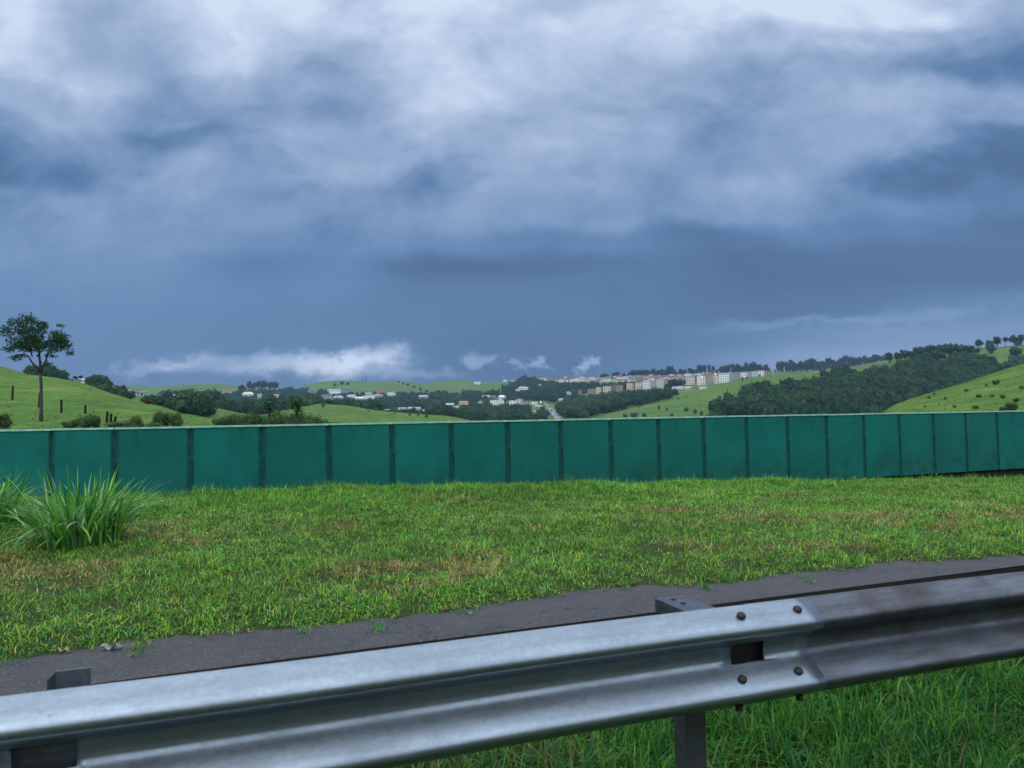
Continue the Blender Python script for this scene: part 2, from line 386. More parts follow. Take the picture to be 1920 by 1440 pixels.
def vnoise(x, y, seed=0):
    """smooth 2D value noise, arrays in, 0..1 out"""
    x = np.asarray(x, float); y = np.asarray(y, float)
    xi = np.floor(x).astype(np.int64); yi = np.floor(y).astype(np.int64); fx = x - xi; fy = y - yi
    fx = fx * fx * (3 - 2 * fx); fy = fy * fy * (3 - 2 * fy)
    def h(a, c):
        n = (a * 374761393 + c * 668265263 + seed * 1442695041) & 0x7fffffff
        n = ((n ^ (n >> 13)) * 1274126177) & 0x7fffffff
        return ((n ^ (n >> 16)) & 0xffff) / 65535.
    return (h(xi, yi) * (1 - fx) + h(xi + 1, yi) * fx) * (1 - fy) + (h(xi, yi + 1) * (1 - fx) + h(xi + 1, yi + 1) * fx) * fy
def fbm(x, y, o=4, seed=0):
    s = 0; a = .5; t = 0
    for k in range(o): s = s + a * vnoise(x * 2 ** k, y * 2 ** k, seed + k); t += a; a *= .5
    return s / t

# ------------------------------------------------------------------ terrain (one sheet of valley and hills)
def prof(pts): xs_, ys_ = zip(*pts); return np.array(xs_, float), np.array(ys_, float)
ROWS = [
 (12,  [(-2000, 1000), (4000, 1000)]),
 (26,  [(-2000, 860), (-400, 845), (0, 845), (400, 850), (1600, 860), (1900, 835), (2300, 800), (4000, 780)]),
 (46,  [(-2000, 700), (-400, 785), (0, 795), (60, 793), (200, 801), (330, 803), (420, 806), (500, 822), (1560, 840), (1660, 800), (1920, 778), (2300, 740), (4000, 600)]),
 (120, [(-2000, 480), (-400, 640), (-100, 680), (0, 691), (20, 696), (50, 704), (100, 710), (140, 717), (175, 727), (200, 737), (230, 746), (260, 755), (300, 763), (340, 777), (380, 790), (400, 797), (450, 808), (520, 818), (1560, 830), (1635, 785), (1670, 763), (1700, 751), (1750, 737), (1800, 722), (1850, 707), (1880, 697), (1920, 683), (2100, 620), (2300, 570), (4000, 300)]),
 (180, [(-2000, 520), (-400, 690), (0, 735), (200, 775), (400, 815), (520, 825), (1560, 838), (1700, 800), (1920, 740), (2300, 640), (4000, 400)]),
 (500, [(-2000, 560), (-400, 680), (0, 706), (60, 709), (100, 711), (150, 718), (200, 728), (250, 741), (300, 751), (350, 755), (370, 758), (400, 763), (440, 772), (480, 779), (520, 772), (560, 763), (600, 757), (650, 760), (700, 768), (770, 774), (840, 779), (875, 785), (900, 795), (1060, 800), (1100, 796), (1700, 792), (1920, 770), (4000, 700)]),
 (600, [(-2000, 640), (-400, 700), (200, 750), (300, 768), (500, 786), (900, 800), (1060, 794), (1200, 780), (1400, 762), (1600, 752), (1920, 735), (4000, 650)]),
 (850, [(-2000, 640), (-400, 700), (200, 755), (300, 772), (500, 784), (900, 788), (1040, 787), (1080, 783), (1110, 776), (1160, 766), (1200, 757), (1240, 748), (1300, 735), (1340, 722), (1380, 711), (1420, 706), (1470, 701), (1520, 696), (1600, 688), (1700, 668), (1760, 660), (1800, 655), (1850, 651), (1920, 645), (2100, 628), (4000, 500)]),
 (960, [(-2000, 640), (0, 760), (500, 780), (900, 784), (1040, 778), (1100, 770), (1160, 760), (1240, 748), (1300, 738), (1400, 722), (1520, 710), (1600, 700), (1920, 660), (4000, 520)]),
 (1150, [(-2000, 640), (0, 745), (300, 756), (500, 768), (900, 770), (1030, 762), (1090, 752), (1130, 744), (1200, 735), (1290, 722), (1360, 716), (1420, 705), (1460, 701), (1540, 702), (1700, 690), (1920, 664), (4000, 520)]),
 (1550, [(-2000, 640), (0, 740), (300, 747), (500, 746), (700, 744), (900, 746), (1000, 738), (1100, 724), (1200, 716), (1300, 711), (1400, 705), (1500, 702), (1600, 694), (1920, 662), (4000, 520)]),
 (2000, [(-2000, 640), (0, 716), (200, 722), (290, 726), (340, 722), (400, 719), (450, 722), (500, 729), (560, 730), (575, 722), (600, 716), (640, 713), (700, 717), (750, 714), (790, 720), (820, 715), (860, 712), (890, 716), (940, 718), (975, 712), (1000, 709), (1040, 708), (1100, 710), (1150, 708), (1200, 706), (1300, 702), (1400, 698), (1500, 696), (1600, 687), (1700, 674), (1920, 655), (4000, 520)]),
 (2600, [(-2000, 700), (0, 745), (960, 745), (1920, 690), (4000, 600)]),
 (3600, [(-2000, 760), (4000, 740)]),
]
ROWY = np.array([r[0] for r in ROWS], float)
ROWP = [prof(r[1]) for r in ROWS]
def px_of_u(u): return 960 + FPX * u
def tz(X, Y):
    X = np.atleast_1d(np.asarray(X, float)); Y = np.atleast_1d(np.asarray(Y, float))
    Yc = np.clip(Y, ROWY[0], ROWY[-1])
    px = px_of_u(np.clip(X / Yc, -2.0, 2.1))
    zr = []
    for (xp, yp), Yr in zip(ROWP, ROWY):
        y = (np.interp(px - 7, xp, yp) + np.interp(px, xp, yp) + np.interp(px + 7, xp, yp)) / 3
        # height of pixel row y at depth Yr (camera pitch and roll taken out)
        hor = 782 - .01746 * (px - 960)
        zr.append(EYE + (hor - y) / FPX * Yr)
    zr = np.array(zr)
    k = np.clip(np.searchsorted(ROWY, Yc, side='right') - 1, 0, len(ROWY) - 2)
    t = (Yc - ROWY[k]) / (ROWY[k + 1] - ROWY[k])
    t = .45 * t + .55 * t * t * (3 - 2 * t)
    i = np.arange(len(Yc))
    z = zr[k, i] * (1 - t) + zr[k + 1, i] * t
    z = z + (fbm(X / 9, Y / 9, 3, 3) - .5) * np.clip((Yc - 20) / 60, 0, 1) * .9 + (fbm(X / 70, Y / 70, 3, 5) - .5) * np.clip((Yc - 300) / 500, 0, 1) * 5
    return z
def scr_y(X, Y, Z):
    P = np.stack([X, Y, Z - EYE], -1) @ NR          # world -> camera
    return 720 + FPX * P[..., 1] / P[..., 2]
def scr(X, Y, Z):
    P = np.stack([X, Y, Z - EYE], -1) @ NR
    return 960 - FPX * P[..., 0] / P[..., 2], 720 + FPX * P[..., 1] / P[..., 2]
def hit(x, y, Y0=40, Y1=2400, n=700):
    """first point of the terrain seen at photo pixel (x, y) beyond distance Y0"""
    Ys = np.geomspace(Y0, Y1, n); d = ray(x, y)
    g = tz(d[0] * Ys, Ys) - (EYE + d[2] * Ys)
    k = np.argmax(g >= 0) if (g >= 0).any() else np.argmax(g)
    Y = Ys[k]; return Vector((d[0] * Y, Y, float(tz(d[0] * Y, Y)[0])))
us = np.linspace(-1.55, 1.55, 900); Ys = np.concatenate([np.linspace(-60, 11, 26), np.geomspace(12, 3600, 330)])
UU, YY = np.meshgrid(us, Ys)
XX = UU * np.maximum(YY, 60) * 1.0
XX = np.where(YY < 60, UU * (60 + 0 * YY), XX)
ZZ = tz(XX.ravel(), YY.ravel()).reshape(XX.shape)
ZZ = np.where(YY < 26, np.minimum(ZZ, -1.2), ZZ)
ZZ = np.where(YY < -14, np.clip((-14 - YY) * .6, 0, 22) - 1.2, ZZ)   # unseen bank added behind the camera to darken rail reflections
nr, ncol = XX.shape
ii = (np.arange(nr - 1)[:, None] * ncol + np.arange(ncol - 1)[None]).ravel()
tm = np_mesh('terrain', np.stack([XX.ravel(), YY.ravel(), ZZ.ravel()], 1), [np.stack([ii, ii + 1, ii + ncol + 1, ii + ncol], 1)], smooth=True)
tag(link('terrain', tm, M['terrain']), kind='structure')

# ------------------------------------------------------------------ foreground ground sheets, in a frame along the wall
DV = Vector((.9330, .3599, 0)); NV = Vector((-.3599, .9330, 0))
def st2(s, t): return s * DV.x + t * NV.x, s * DV.y + t * NV.y
def xy2st(X, Y): return X * DV.x + Y * DV.y, X * NV.x + Y * NV.y
def ground_t(x, y):
    d = ray(x, y); Y = -EYE / d[2]; return xy2st(d[0] * Y, Y)
def xy2st(X, Y): return X * DV.x + Y * DV.y, X * NV.x + Y * NV.y
_a, _b = ground_t(980, 1177), ground_t(1915, 1059)
T_SLOT, T_WALL = (_a[1] + _b[1]) / 2, 12.84
_E = [ground_t(*q) for q in [(0, 1232), (200, 1206), (420, 1182), (640, 1163), (900, 1128), (1200, 1097), (1440, 1080), (1700, 1052), (1920, 1036)]]
_es = [-30] + [float(e[0]) for e in _E] + [40]; _et = [float(_E[0][1])] + [float(e[1]) for e in _E] + [float(_E[-1][1])]
print('slot', _a, _b, 'edge', _E)
def t_edge(s): return np.interp(s, _es, _et) + (vnoise(s * 1.9, s * 0, 11) - .5) * .22 + (vnoise(s * 7, s * 0, 12) - .5) * .08
_cs, _cz = [], []
for q in [(100, 938), (357, 931), (618, 915), (800, 911), (960, 909), (1300, 903), (1500, 900), (1700, 899), (1920, 897)]:
    d = ray(*q); Y = 12.1 / (d[0] * NV.x + NV.y); _cs.append(float(xy2st(d[0] * Y, Y)[0])); _cz.append(EYE + float(d[2]) * Y - .05)
_cs = [-30] + _cs + [40]; _cz = [_cz[0]] + _cz + [_cz[-1] - .1]
print('crest', _cs, _cz)
def z_crest(s): return np.interp(s, _cs, _cz)
def bank_z(s, t):
    te = t_edge(s); zc = z_crest(s)
    f = np.clip((t - te) / (12.1 - te), 0, 1)
    z = -.03 + .05 * np.clip((t - te + .12) / .12, 0, 1) + .05 * np.clip((t - te) / .25, 0, 1) + (zc - .07) * (f ** .85)
    drop = np.clip((t - 12.1) / .7, 0, 1); z = z - drop * drop * np.interp(s, [-2, 8, 13], [.06, .1, .55])
    z = z + (fbm(s * 1.1, t * 1.1, 3, 21) - .5) * .12 * np.clip((t - te) / .8, 0, 1) + (vnoise(s * 6, t * 6, 25) - .5) * .03
    return z
def sheet(name, s0, s1, ds, tfun, zfun, m):
    S = np.arange(s0, s1 + ds, ds)
    Tm = np.array([tfun(s) for s in S]).T        # (nt, ns)
    SS = np.broadcast_to(S, Tm.shape); Z = zfun(SS, Tm)
    X, Y = st2(SS, Tm); r_, c_ = X.shape
    k = (np.arange(r_ - 1)[:, None] * c_ + np.arange(c_ - 1)[None]).ravel()
    me = np_mesh(name, np.stack([X.ravel(), Y.ravel(), Z.ravel()], 1), [np.stack([k, k + 1, k + c_ + 1, k + c_], 1)], smooth=True)
    return tag(link(name, me, m), kind='structure')
sheet('grass_bank', -30, 40, .12, lambda s: np.linspace(t_edge(s) - .12, 13.6, 80), bank_z, M['soil'])
def near_z(s, t): return -.10 - .22 * np.clip((t - (T_SLOT - .42)) / .18, 0, 1) + (fbm(s * 1.4, t * 1.4, 3, 31) - .5) * .10 * np.clip((4.3 - t), 0, 1)
sheet('verge_ground', -30, 40, .2, lambda s: np.linspace(.2, T_SLOT, 26), near_z, M['soil'])
sheet('road', -40, 50, 2, lambda s: np.linspace(-9, .2, 5), lambda s, t: s * 0 + -.06, M['asphalt'])
# asphalt strip with a raised near edge (a real step, its shade put into a dark face colour), its slabs joint open
mb = MB(); kb = MB()
NS = 240
for i in range(NS):
    s0, s1 = -30 + 70 * i / NS, -30 + 70 * (i + 1) / NS
    vs = [];
    for s in (s0, s1):
        w_ = float((vnoise(np.array([s * .8]), np.array([0.]), 41)[0] - .5) * .02)
        for t, z in ((T_SLOT + w_ - .002, -.006), (T_SLOT + w_ + .008, 0), (T_SLOT + 1.7, .0)):
            x, y = st2(s, t); vs.append((x, y, z))
    mb.add(vs, [(0, 3, 4, 1), (1, 4, 5, 2)])
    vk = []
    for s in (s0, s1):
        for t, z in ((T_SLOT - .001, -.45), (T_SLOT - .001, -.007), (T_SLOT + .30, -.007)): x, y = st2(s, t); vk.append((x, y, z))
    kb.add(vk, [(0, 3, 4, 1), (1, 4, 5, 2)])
o = link('asphalt_path', mb.mesh('asphalt_path'), M['asphalt']); tag(o, kind='structure')
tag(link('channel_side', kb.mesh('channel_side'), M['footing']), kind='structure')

# ------------------------------------------------------------------ grass blades
def blades(base, hgt, wid, azi, lean, cols, segs=2):
    """arrays of n blades -> mesh arrays; each blade a tapering bent strip"""
    n = len(hgt); side = np.stack([-np.sin(azi), np.cos(azi), np.zeros(n)], 1); fwd = np.stack([np.cos(azi), np.sin(azi), np.zeros(n)], 1)
    Vv = []; 
    for k in range(segs + 1):
        f = k / segs
        ang = lean * (.35 + .9 * f)
        c = base + fwd * (np.sin(ang) * hgt * f)[:, None] + np.array([0, 0, 1.]) * (np.cos(np.minimum(ang, 2.0)) * hgt * f)[:, None]
        if k < segs:
            ww = wid * (1 - .45 * f)
            Vv += [c - side * ww[:, None] / 2, c + side * ww[:, None] / 2]
        else: Vv.append(c)
    m_ = len(Vv); Vv = np.stack(Vv, 1).reshape(-1, 3)
    off = np.arange(n)[:, None] * m_
    quads = [off + np.array([[2 * k, 2 * k + 1, 2 * k + 3, 2 * k + 2]]) for k in range(segs - 1)]
    tri = off + np.array([[2 * segs - 2, 2 * segs - 1, 2 * segs]])
    F = ([np.concatenate(quads)] if quads else []) + [tri]
    return Vv, F, np.repeat(cols, m_, axis=0)
G = dict(bright=(.155, .345, .038), yell=(.30, .40, .06), deep=(.040, .17, .030), cool=(.07, .25, .085), brown=(.26, .175, .085), straw=(.44, .35, .15))
def blade_cols(n, dry, lush, r):
    pal = np.array([G['bright'], G['yell'], G['deep'], G['cool'], G['brown'], G['straw']])
    w_ = np.stack([.44 + .3 * lush, .25 - .10 * lush + .14 * dry, .26 * np.ones(n), .16 + .08 * lush, .02 + 1.3 * dry, .01 + .55 * dry], 1)
    w_ = np.cumsum(w_ / w_.sum(1, keepdims=True), 1); k = (r.random(n)[:, None] > w_).sum(1).clip(0, 5)
    return pal[k] * (r.uniform(.7, 1.25, n)[:, None])
def PXB(s, t, X, Y): return scr(X, Y, bank_z(s, t))
def make_bank_grass():
    r = np.random.default_rng(3)
    n = 150000
    s = r.uniform(-13, 30, n); t = r.uniform(4.8, 12.75, n)
    X, Y = st2(s, t); uu = np.abs(X / np.maximum(Y, 1)); ok = (uu < 1.5) & ((uu < .8) | (r.random(n) < .45)) & (t > t_edge(s) - .05)
    # thin out with distance, thicker near
    ok &= r.random(n) < np.clip(1.25 - (Y - 5) * .045, .5, 1) * np.where(t < t_edge(s) + .3, 1, .86)
    s, t = s[ok], t[ok]; n = len(s); X, Y = X[ok], Y[ok]
    # dry and worn areas where the photo has them
    reg = np.zeros(n)
    for px, py, rx, ry, a in [(60, 1090, 170, 45, 1), (330, 1010, 130, 25, .7), (850, 1075, 170, 28, 1.1), (560, 1040, 90, 20, .5), (1010, 985, 160, 16, .5), (1380, 975, 170, 22, .8), (1660, 978, 120, 16, 1.2), (1620, 1020, 200, 18, .5), (1850, 960, 90, 14, .6), (1260, 1030, 120, 22, .45)]:
        sx_, sy_ = PXB(s, t, X, Y); reg = np.maximum(reg, a * np.exp(-(((sx_ - px) / rx) ** 2 + ((sy_ - py) / ry) ** 2)))
    dryf = np.clip((fbm(s * .9, t * 1.6, 4, 51) - .62 + .46 * reg) * 6, 0, 1) * np.clip((fbm(s * 3, t * 4, 3, 55) - .36) * 5, 0, 1)
    far = np.clip((t - 9.8) / 1.6, 0, 1); dryf = dryf * (1 - .85 * far)
    bare = (fbm(s * 1.6, t * 2.2, 3, 58) > .64 - .12 * reg) & (r.random(n) < .55) & (t > t_edge(s) + .1)
    keep = ~bare; s, t, X, Y, dryf, far = s[keep], t[keep], X[keep], Y[keep], dryf[keep], far[keep]; n = len(s)
    K = 12
    hs = (.035 + .05 * fbm(s * 1.3, t * 1.3, 3, 61)) * (1 + .7 * far) * np.where(r.random(n) < .06, 1.7, 1)
    rep = lambda a: np.repeat(a, K)
    S = rep(s) + r.normal(0, .028, n * K); Tt = rep(t) + r.normal(0, .028, n * K)
    Xb, Yb = st2(S, Tt); Zb = bank_z(S, np.minimum(Tt, 12.8)) - .005
    H = rep(hs) * r.uniform(.55, 1.35, n * K); azi = r.uniform(0, 6.283, n * K); lean = r.uniform(.35, 1.75, n * K) * (1 - .35 * rep(far))
    W = r.uniform(.005, .0095, n * K) * (1 + .04 * (Yb - 6).clip(0, 12))
    tuft = rep(r.uniform(.6, 1.3, n) * (.78 + .5 * fbm(s * 4, t * 4, 2, 63)) * (.82 + .4 * fbm(s * .8, t * .8, 2, 64)))
    cols = blade_cols(n * K, rep(dryf), rep(far), r) * tuft[:, None]
    Vv, F, cc = blades(np.stack([Xb, Yb, Zb], 1), H, W, azi, lean, cols, 2)
    return np_mesh('bank_grass', Vv, F, cc)
tag(link('bank_grass', make_bank_grass(), M['blade']), 'short patchy green and straw grass covering the bank before the green wall', 'grass', kind='stuff')
def make_near_grass():
    r = np.random.default_rng(5)
    n = 15000; s = r.uniform(-6, 12, n); t = r.uniform(1.3, T_SLOT - .3, n); K = 9
    X, Y = st2(s, t); ok = (np.abs(X / np.maximum(Y, .3)) < 2.2) & (Y > 1.2); s, t = s[ok], t[ok]; n = len(s)
    rep = lambda a: np.repeat(a, K)
    S = rep(s) + r.normal(0, .035, n * K); Tt = rep(t) + r.normal(0, .035, n * K)
    Xb, Yb = st2(S, Tt); Zb = near_z(S, Tt) - .005
    edge = np.clip((T_SLOT - Tt) / .9, .25, 1)
    H = (.11 + .15 * rep(fbm(s * 1.2, t * 1.2, 3, 71))) * r.uniform(.5, 1.3, n * K) * edge
    dry = rep(np.clip((fbm(s * 1.1, t * 1.3, 3, 77) - .52) * 3.5, 0, .7))
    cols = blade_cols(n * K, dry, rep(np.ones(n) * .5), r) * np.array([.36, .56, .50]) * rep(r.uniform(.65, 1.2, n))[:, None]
    Vv, F, cc = blades(np.stack([Xb, Yb, Zb], 1), H, r.uniform(.005, .010, n * K), r.uniform(0, 6.283, n * K), r.uniform(.15, 1.35, n * K), cols, 3)
    return np_mesh('verge_grass', Vv, F, cc)
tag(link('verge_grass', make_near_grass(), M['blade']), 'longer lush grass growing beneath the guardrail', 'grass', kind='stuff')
def make_edge_creepers():
    r = np.random.default_rng(9); Vs = []; Fs = [[], []]; cs = []; k = 0
    # runners of grass lying out over the asphalt and a weed line in its crack
    spots = []
    for _ in range(110):
        s = r.uniform(-4.5, 9); t = float(t_edge(np.array([s]))[0]); L = r.uniform(.05, .22)
        spots.append((s, t, -1.57 + r.normal(0, .8), L))
    B = []; H = []; W = []; A = []; Ln = []; Cc = []
    for s, t, a, L in spots:
        for q in np.linspace(0, 1, 7):
            ss = s + math.cos(a) * L * q; tt = t + math.sin(a) * L * q
            for _ in range(3):
                x, y = st2(ss + r.normal(0, .01), tt + r.normal(0, .01)); B.append((x, y, .012)); H.append(r.uniform(.03, .07)); W.append(r.uniform(.004, .008))
                A.append(r.uniform(0, 6.28)); Ln.append(r.uniform(.6, 1.4)); Cc.append(G[random.choice(['bright', 'deep', 'cool', 'brown', 'straw'])])
    def clump(px, py, nn, sp, hh):
        d = ray(px, py); Y = -EYE / d[2]; X = d[0] * Y
        for _ in range(nn):
            B.append((X + r.normal(0, sp), Y + r.normal(0, sp), .006)); H.append(r.uniform(.4, 1.2) * hh); W.append(r.uniform(.004, .008))
            A.append(r.uniform(0, 6.28)); Ln.append(r.uniform(.3, 1.3)); Cc.append(G[random.choice(['bright', 'deep', 'cool'])])
    for px, py, nn, sp, hh in [(1322, 1104, 40, .02, .09), (1372, 1092, 25, .02, .07), (1508, 1082, 20, .03, .06), (1520, 1092, 20, .03, .06), (262, 1216, 40, .03, .07), (255, 1230, 20, .02, .06),
                               (566, 1188, 22, .03, .07), (706, 1184, 34, .04, .08), (868, 1150, 26, .05, .06), (5, 1245, 40, .05, .07), (1290, 1088, 10, .04, .05)]:
        clump(px, py, nn, sp, hh)
    Vv, F, cc = blades(np.array(B), np.array(H), np.array(W), np.array(A), np.array(Ln), np.array(Cc), 2)
    return np_mesh('creeping_grass', Vv, F, cc)
tag(link('creeping_grass', make_edge_creepers(), M['blade']), 'grass runners and weeds creeping over the asphalt edge', 'grass', kind='stuff')

def bank_at(px, py):
    d = ray(px, py); Ys_ = np.linspace(4, 22, 400); s, t = xy2st(d[0] * Ys_, Ys_); z = bank_z(s, t)
    g = z - (EYE + d[2] * Ys_); k = np.argmax(g >= 0); Y = Ys_[k]; return Vector((d[0] * Y, Y, float(z[k])))
def grass_clump(px, py, n, rad, hmin, hmax, label, seed, bias=0.):
    r = np.random.default_rng(seed); p = bank_at(px, py)
    ang = r.uniform(0, 6.283, n); rr = rad * np.sqrt(r.random(n)) * .5
    base = np.stack([rr * np.cos(ang), rr * np.sin(ang), np.full(n, -.03)], 1)
    azi = ang + r.normal(0, .5, n); lean = np.clip(np.abs(r.normal(.58, .36, n)) + .04, 0, 1.3)
    azi = np.where(r.random(n) < bias, r.normal(0.1, .5, n), azi)
    H = r.uniform(hmin, hmax, n); W = r.uniform(.014, .036, n)
    pal = np.array([(.10, .32, .05), (.20, .46, .06), (.20, .40, .16), (.05, .20, .04), (.34, .52, .26)])
    cols = pal[r.choice(5, n, p=[.3, .25, .15, .2, .1])] * r.uniform(.75, 1.15, n)[:, None]
    Vv, F, cc = blades(base, H, W, azi, lean, cols, 6)
    o = link('grass_clump', np_mesh('grass_clump', Vv, F, cc), M['blade'], loc=p)
    return tag(o, label, 'grass clump')
grass_clump(152, 1015, 400, .72, .35, .86, 'big arching clump of coarse bright green grass on the bank at left', 14, .25)
grass_clump(-25, 985, 260, .6, .35, .8, 'smaller grass clump cut by the left edge of the photo', 15, .3)
# thin seeding weeds in front of the wall
def weed(px, py, h, n, label, seed, col=(.10, .16, .05)):
    r = np.random.default_rng(seed); p = bank_at(px, py)
    ang = r.uniform(0, 6.283, n); base = np.stack([np.cos(ang) * .05, np.sin(ang) * .03, np.full(n, -.02)], 1)
    Vv, F, cc = blades(base, r.uniform(.5, 1, n) * h, r.uniform(.006, .013, n), ang, r.uniform(.05, .7, n), np.array([col] * n) * r.uniform(.6, 1.3, n)[:, None], 5)
    tag(link('weed', np_mesh('weed', Vv, F, cc), M['blade'], loc=p), label, 'weed', 'weeds at the foot of the wall')
for i, (px, py, h, n, l) in enumerate([(1230, 899, .42, 22, 'tall yellowish weed against the wall seam right of centre'), (1217, 900, .3, 16, 'short dark weed just left of the tall yellowish one'),
        (556, 913, .28, 14, 'dark weed tuft on the fifth visible wall panel from the left'), (352, 925, .32, 12, 'pale weed at the third wall seam from the left'),
        (262, 918, .45, 16, 'bent dark weed against the wall right of the big grass clump'), (842, 906, .24, 10, 'thin seeding weed at the wall seam left of centre'),
        (1000, 904, .22, 10, 'thin seeding weed against the wall near the middle of the photo'), (1370, 900, .28, 12, 'dark weed against the wall between two seams right of the yellowish weed'),
        (1140, 902, .2, 9, 'short weed at the wall seam left of the tall yellowish weed')]):
    weed(px, py, h, n, l, 100 + i, (.16, .2, .07) if 'yellow' in l or 'pale' in l else (.05, .09, .035))

# ------------------------------------------------------------------ barrier wall
wall = empty('barrier_wall', (-5.08, 11.8, 0)); tag(wall, 'long green painted concrete panel wall with pale coping behind the grass bank', 'wall')
PL = 1.068
pts = []
P0 = Vector((-5.08, 11.8, 0))
for i in range(-1, 34): pts.append(P0 + DV * (PL * i))
dl = Vector((-.9887, .150, 0)); q = pts[0].copy(); left = []
for i in range(1, 9): left.append(q + dl * (PL * i))
pts = left[::-1] + pts
ZT, ZB = 1.315, -.10
pm = None
for i in range(len(pts) - 1):
    a, c = pts[i], pts[i + 1]; L = (c - a).length; ang = math.atan2(c.y - a.y, c.x - a.x); mid = (a + c) / 2 - wall.location
    if pm is None:
        m_ = MB()
        # panel with slight cast chamfer on its edges
        w_, h_, th = PL - .10, ZT - ZB, .06; x0 = w_ / 2; ch = .012
        m_.add([(-x0, 0, 0), (x0, 0, 0), (x0, 0, h_), (-x0, 0, h_), (-x0 + ch, -ch, ch), (x0 - ch, -ch, ch), (x0 - ch, -ch, h_ - ch), (-x0 + ch, -ch, h_ - ch),
                (-x0, th, 0), (x0, th, 0), (x0, th, h_), (-x0, th, h_)],
               [(4, 5, 6, 7), (0, 1, 5, 4), (1, 2, 6, 5), (2, 3, 7, 6), (3, 0, 4, 7), (9, 8, 11, 10), (1, 9, 10, 2), (8, 0, 3, 11), (3, 2, 10, 11), (0, 8, 9, 1)])
        pm = m_.mesh('panel'); pm.materials.append(M['wall'])
        m_ = MB(); w2 = .094
        m_.add([(-w2 / 2, .0, 0), (-.028, .0, 0), (-.028, .014, 0), (.028, .014, 0), (.028, .0, 0), (w2 / 2, .0, 0), (w2 / 2, .08, 0), (-w2 / 2, .08, 0)] +
               [(x, y, h_ - .004) for x, y in [(-w2 / 2, .0), (-.028, .0), (-.028, .014), (.028, .014), (.028, .0), (w2 / 2, .0), (w2 / 2, .08), (-w2 / 2, .08)]],
               [(k, (k + 1) % 8, (k + 1) % 8 + 8, k + 8) for k in range(8)] + [(8, 9, 10, 11, 12, 13, 14, 15)])
        qm = m_.mesh('post'); qm.materials.append(M['wall_post'])
        m_ = MB(); m_.box(0, .028, h_ + .016, PL - .014, .105, .030); cm = m_.mesh('coping'); cm.materials.append(M['coping'])
    jz = random.uniform(-.004, .004)
    link('panel', pm, parent=wall, loc=(mid.x, mid.y, ZB + jz), rz=ang)
    link('coping', cm, parent=wall, loc=(mid.x, mid.y, ZB + jz), rz=ang + random.uniform(-.002, .002))
    pp = a - wall.location; link('post', qm, parent=wall, loc=(pp.x, pp.y, ZB), rz=ang)
m_ = MB()
for i in range(len(pts) - 1):
    a, c = pts[i], pts[i + 1]; L = (c - a).length; ang = math.atan2(c.y - a.y, c.x - a.x)
    n_ = Vector((-math.sin(ang), math.cos(ang), 0)); mid = (a + c) / 2 - wall.location + n_ * .13
    m_.box(mid.x, mid.y, ZB - .45, L + .0, .14, .90, ang)
link('footing', m_.mesh('footing'), M['footing'], parent=wall)

# ------------------------------------------------------------------ guardrail
RS = .355; RD = Vector((1, RS, 0)).normalized(); RN = Vector((-RD.y, RD.x, 0))    # RN points away from the road
def rail_pt(px):
    k = (px - 960) / FPX; Y = 2.158 / (1 - RS * k); return Vector((k * Y, Y, 0))
ORG = rail_pt(960)
rail = empty('guardrail', ORG, math.atan2(RS, 1)); tag(rail, 'galvanised steel guardrail of two overlapping corrugated beams in the foreground', 'guardrail')
ZTOP = .785
PROF = [(.000, 0), (.006, -.002), (.045, -.022), (.068, -.036), (.080, -.048), (.0845, -.060), (.080, -.073), (.068, -.083), (.030, -.104), (.012, -.118), (.004, -.128),
        (.0, -.150), (.0, -.1625), (.002, -.172), (.012, -.186), (.040, -.206), (.068, -.228), (.080, -.240), (.0845, -.252), (.080, -.266), (.064, -.280), (.030, -.300), (.006, -.312)]
def smooth_prof(P, n=3):
    P = np.array(P); out = []
    for i in range(len(P) - 1):
        p0, p1, p2, p3 = P[max(i - 1, 0)], P[i], P[i + 1], P[min(i + 2, len(P) - 1)]
        for k in range(n):
            t = k / n; out.append(.5 * ((2 * p1) + (p2 - p0) * t + (2 * p0 - 5 * p1 + 4 * p2 - p3) * t * t + (3 * p1 - p0 - 3 * p2 + p3) * t ** 3))
    out.append(P[-1]); return np.array(out)
PR = smooth_prof(PROF, 3)
def s_of(px): return (rail_pt(px) - ORG).dot(RD)
def beam(name, s0, s1, off, slots, m, label=None, dented=0.):
    ss = sorted(set([round(v, 4) for v in np.arange(s0, s1, .06)] + [s1] + [v for a in slots for v in a]))
    ss = np.array([v for v in ss if s0 <= v <= s1]); npf = len(PR)
    V_ = []; F_ = []
    for s in ss:
        dev = .004 * math.sin(s * 1.7) + .003 * math.sin(s * 4.1 + 1); dz_ = .003 * math.sin(s * 1.1 + .5)
        for d, h in PR:
            dd = dented * (vnoise(np.array([s * 3.]), np.array([h * 20]), 91)[0] - .5)
            V_.append((s, -(d + off) + dev + dd, ZTOP + h + dz_))
    for i in range(len(ss) - 1):
        for j in range(npf - 1):
            hm = (PR[j][1] + PR[j + 1][1]) / 2; sm_ = (ss[i] + ss[i + 1]) / 2
            if any(a < sm_ < c and -.181 < hm < -.117 for a, c in slots): continue
            k = i * npf + j; F_.append((k, k + npf, k + npf + 1, k + 1))
    me = bpy.data.meshes.new(name); me.from_pydata(V_, [], F_); me.update(); me.polygons.foreach_set('use_smooth', [True] * len(F_))
    o = link(name, me, m, rail); sm = o.modifiers.new('thickness', 'SOLIDIFY'); sm.thickness = .0032; sm.offset = 1
    if label: o['label'] = label
    return o
sj = s_of(1497); slot = (s_of(1355), s_of(1416))
slot2 = (s_of(28), s_of(150))
beam('beam', -7.5, sj, 0., [slot, slot2], M['zinc'], 'bright clean overlapping beam')
beam('beam', sj - .30, 11, -.0045, [(slot[0] - .005, slot[1] + .005)], M['zinc_old'], 'dirty brown-stained darker beam', .0)
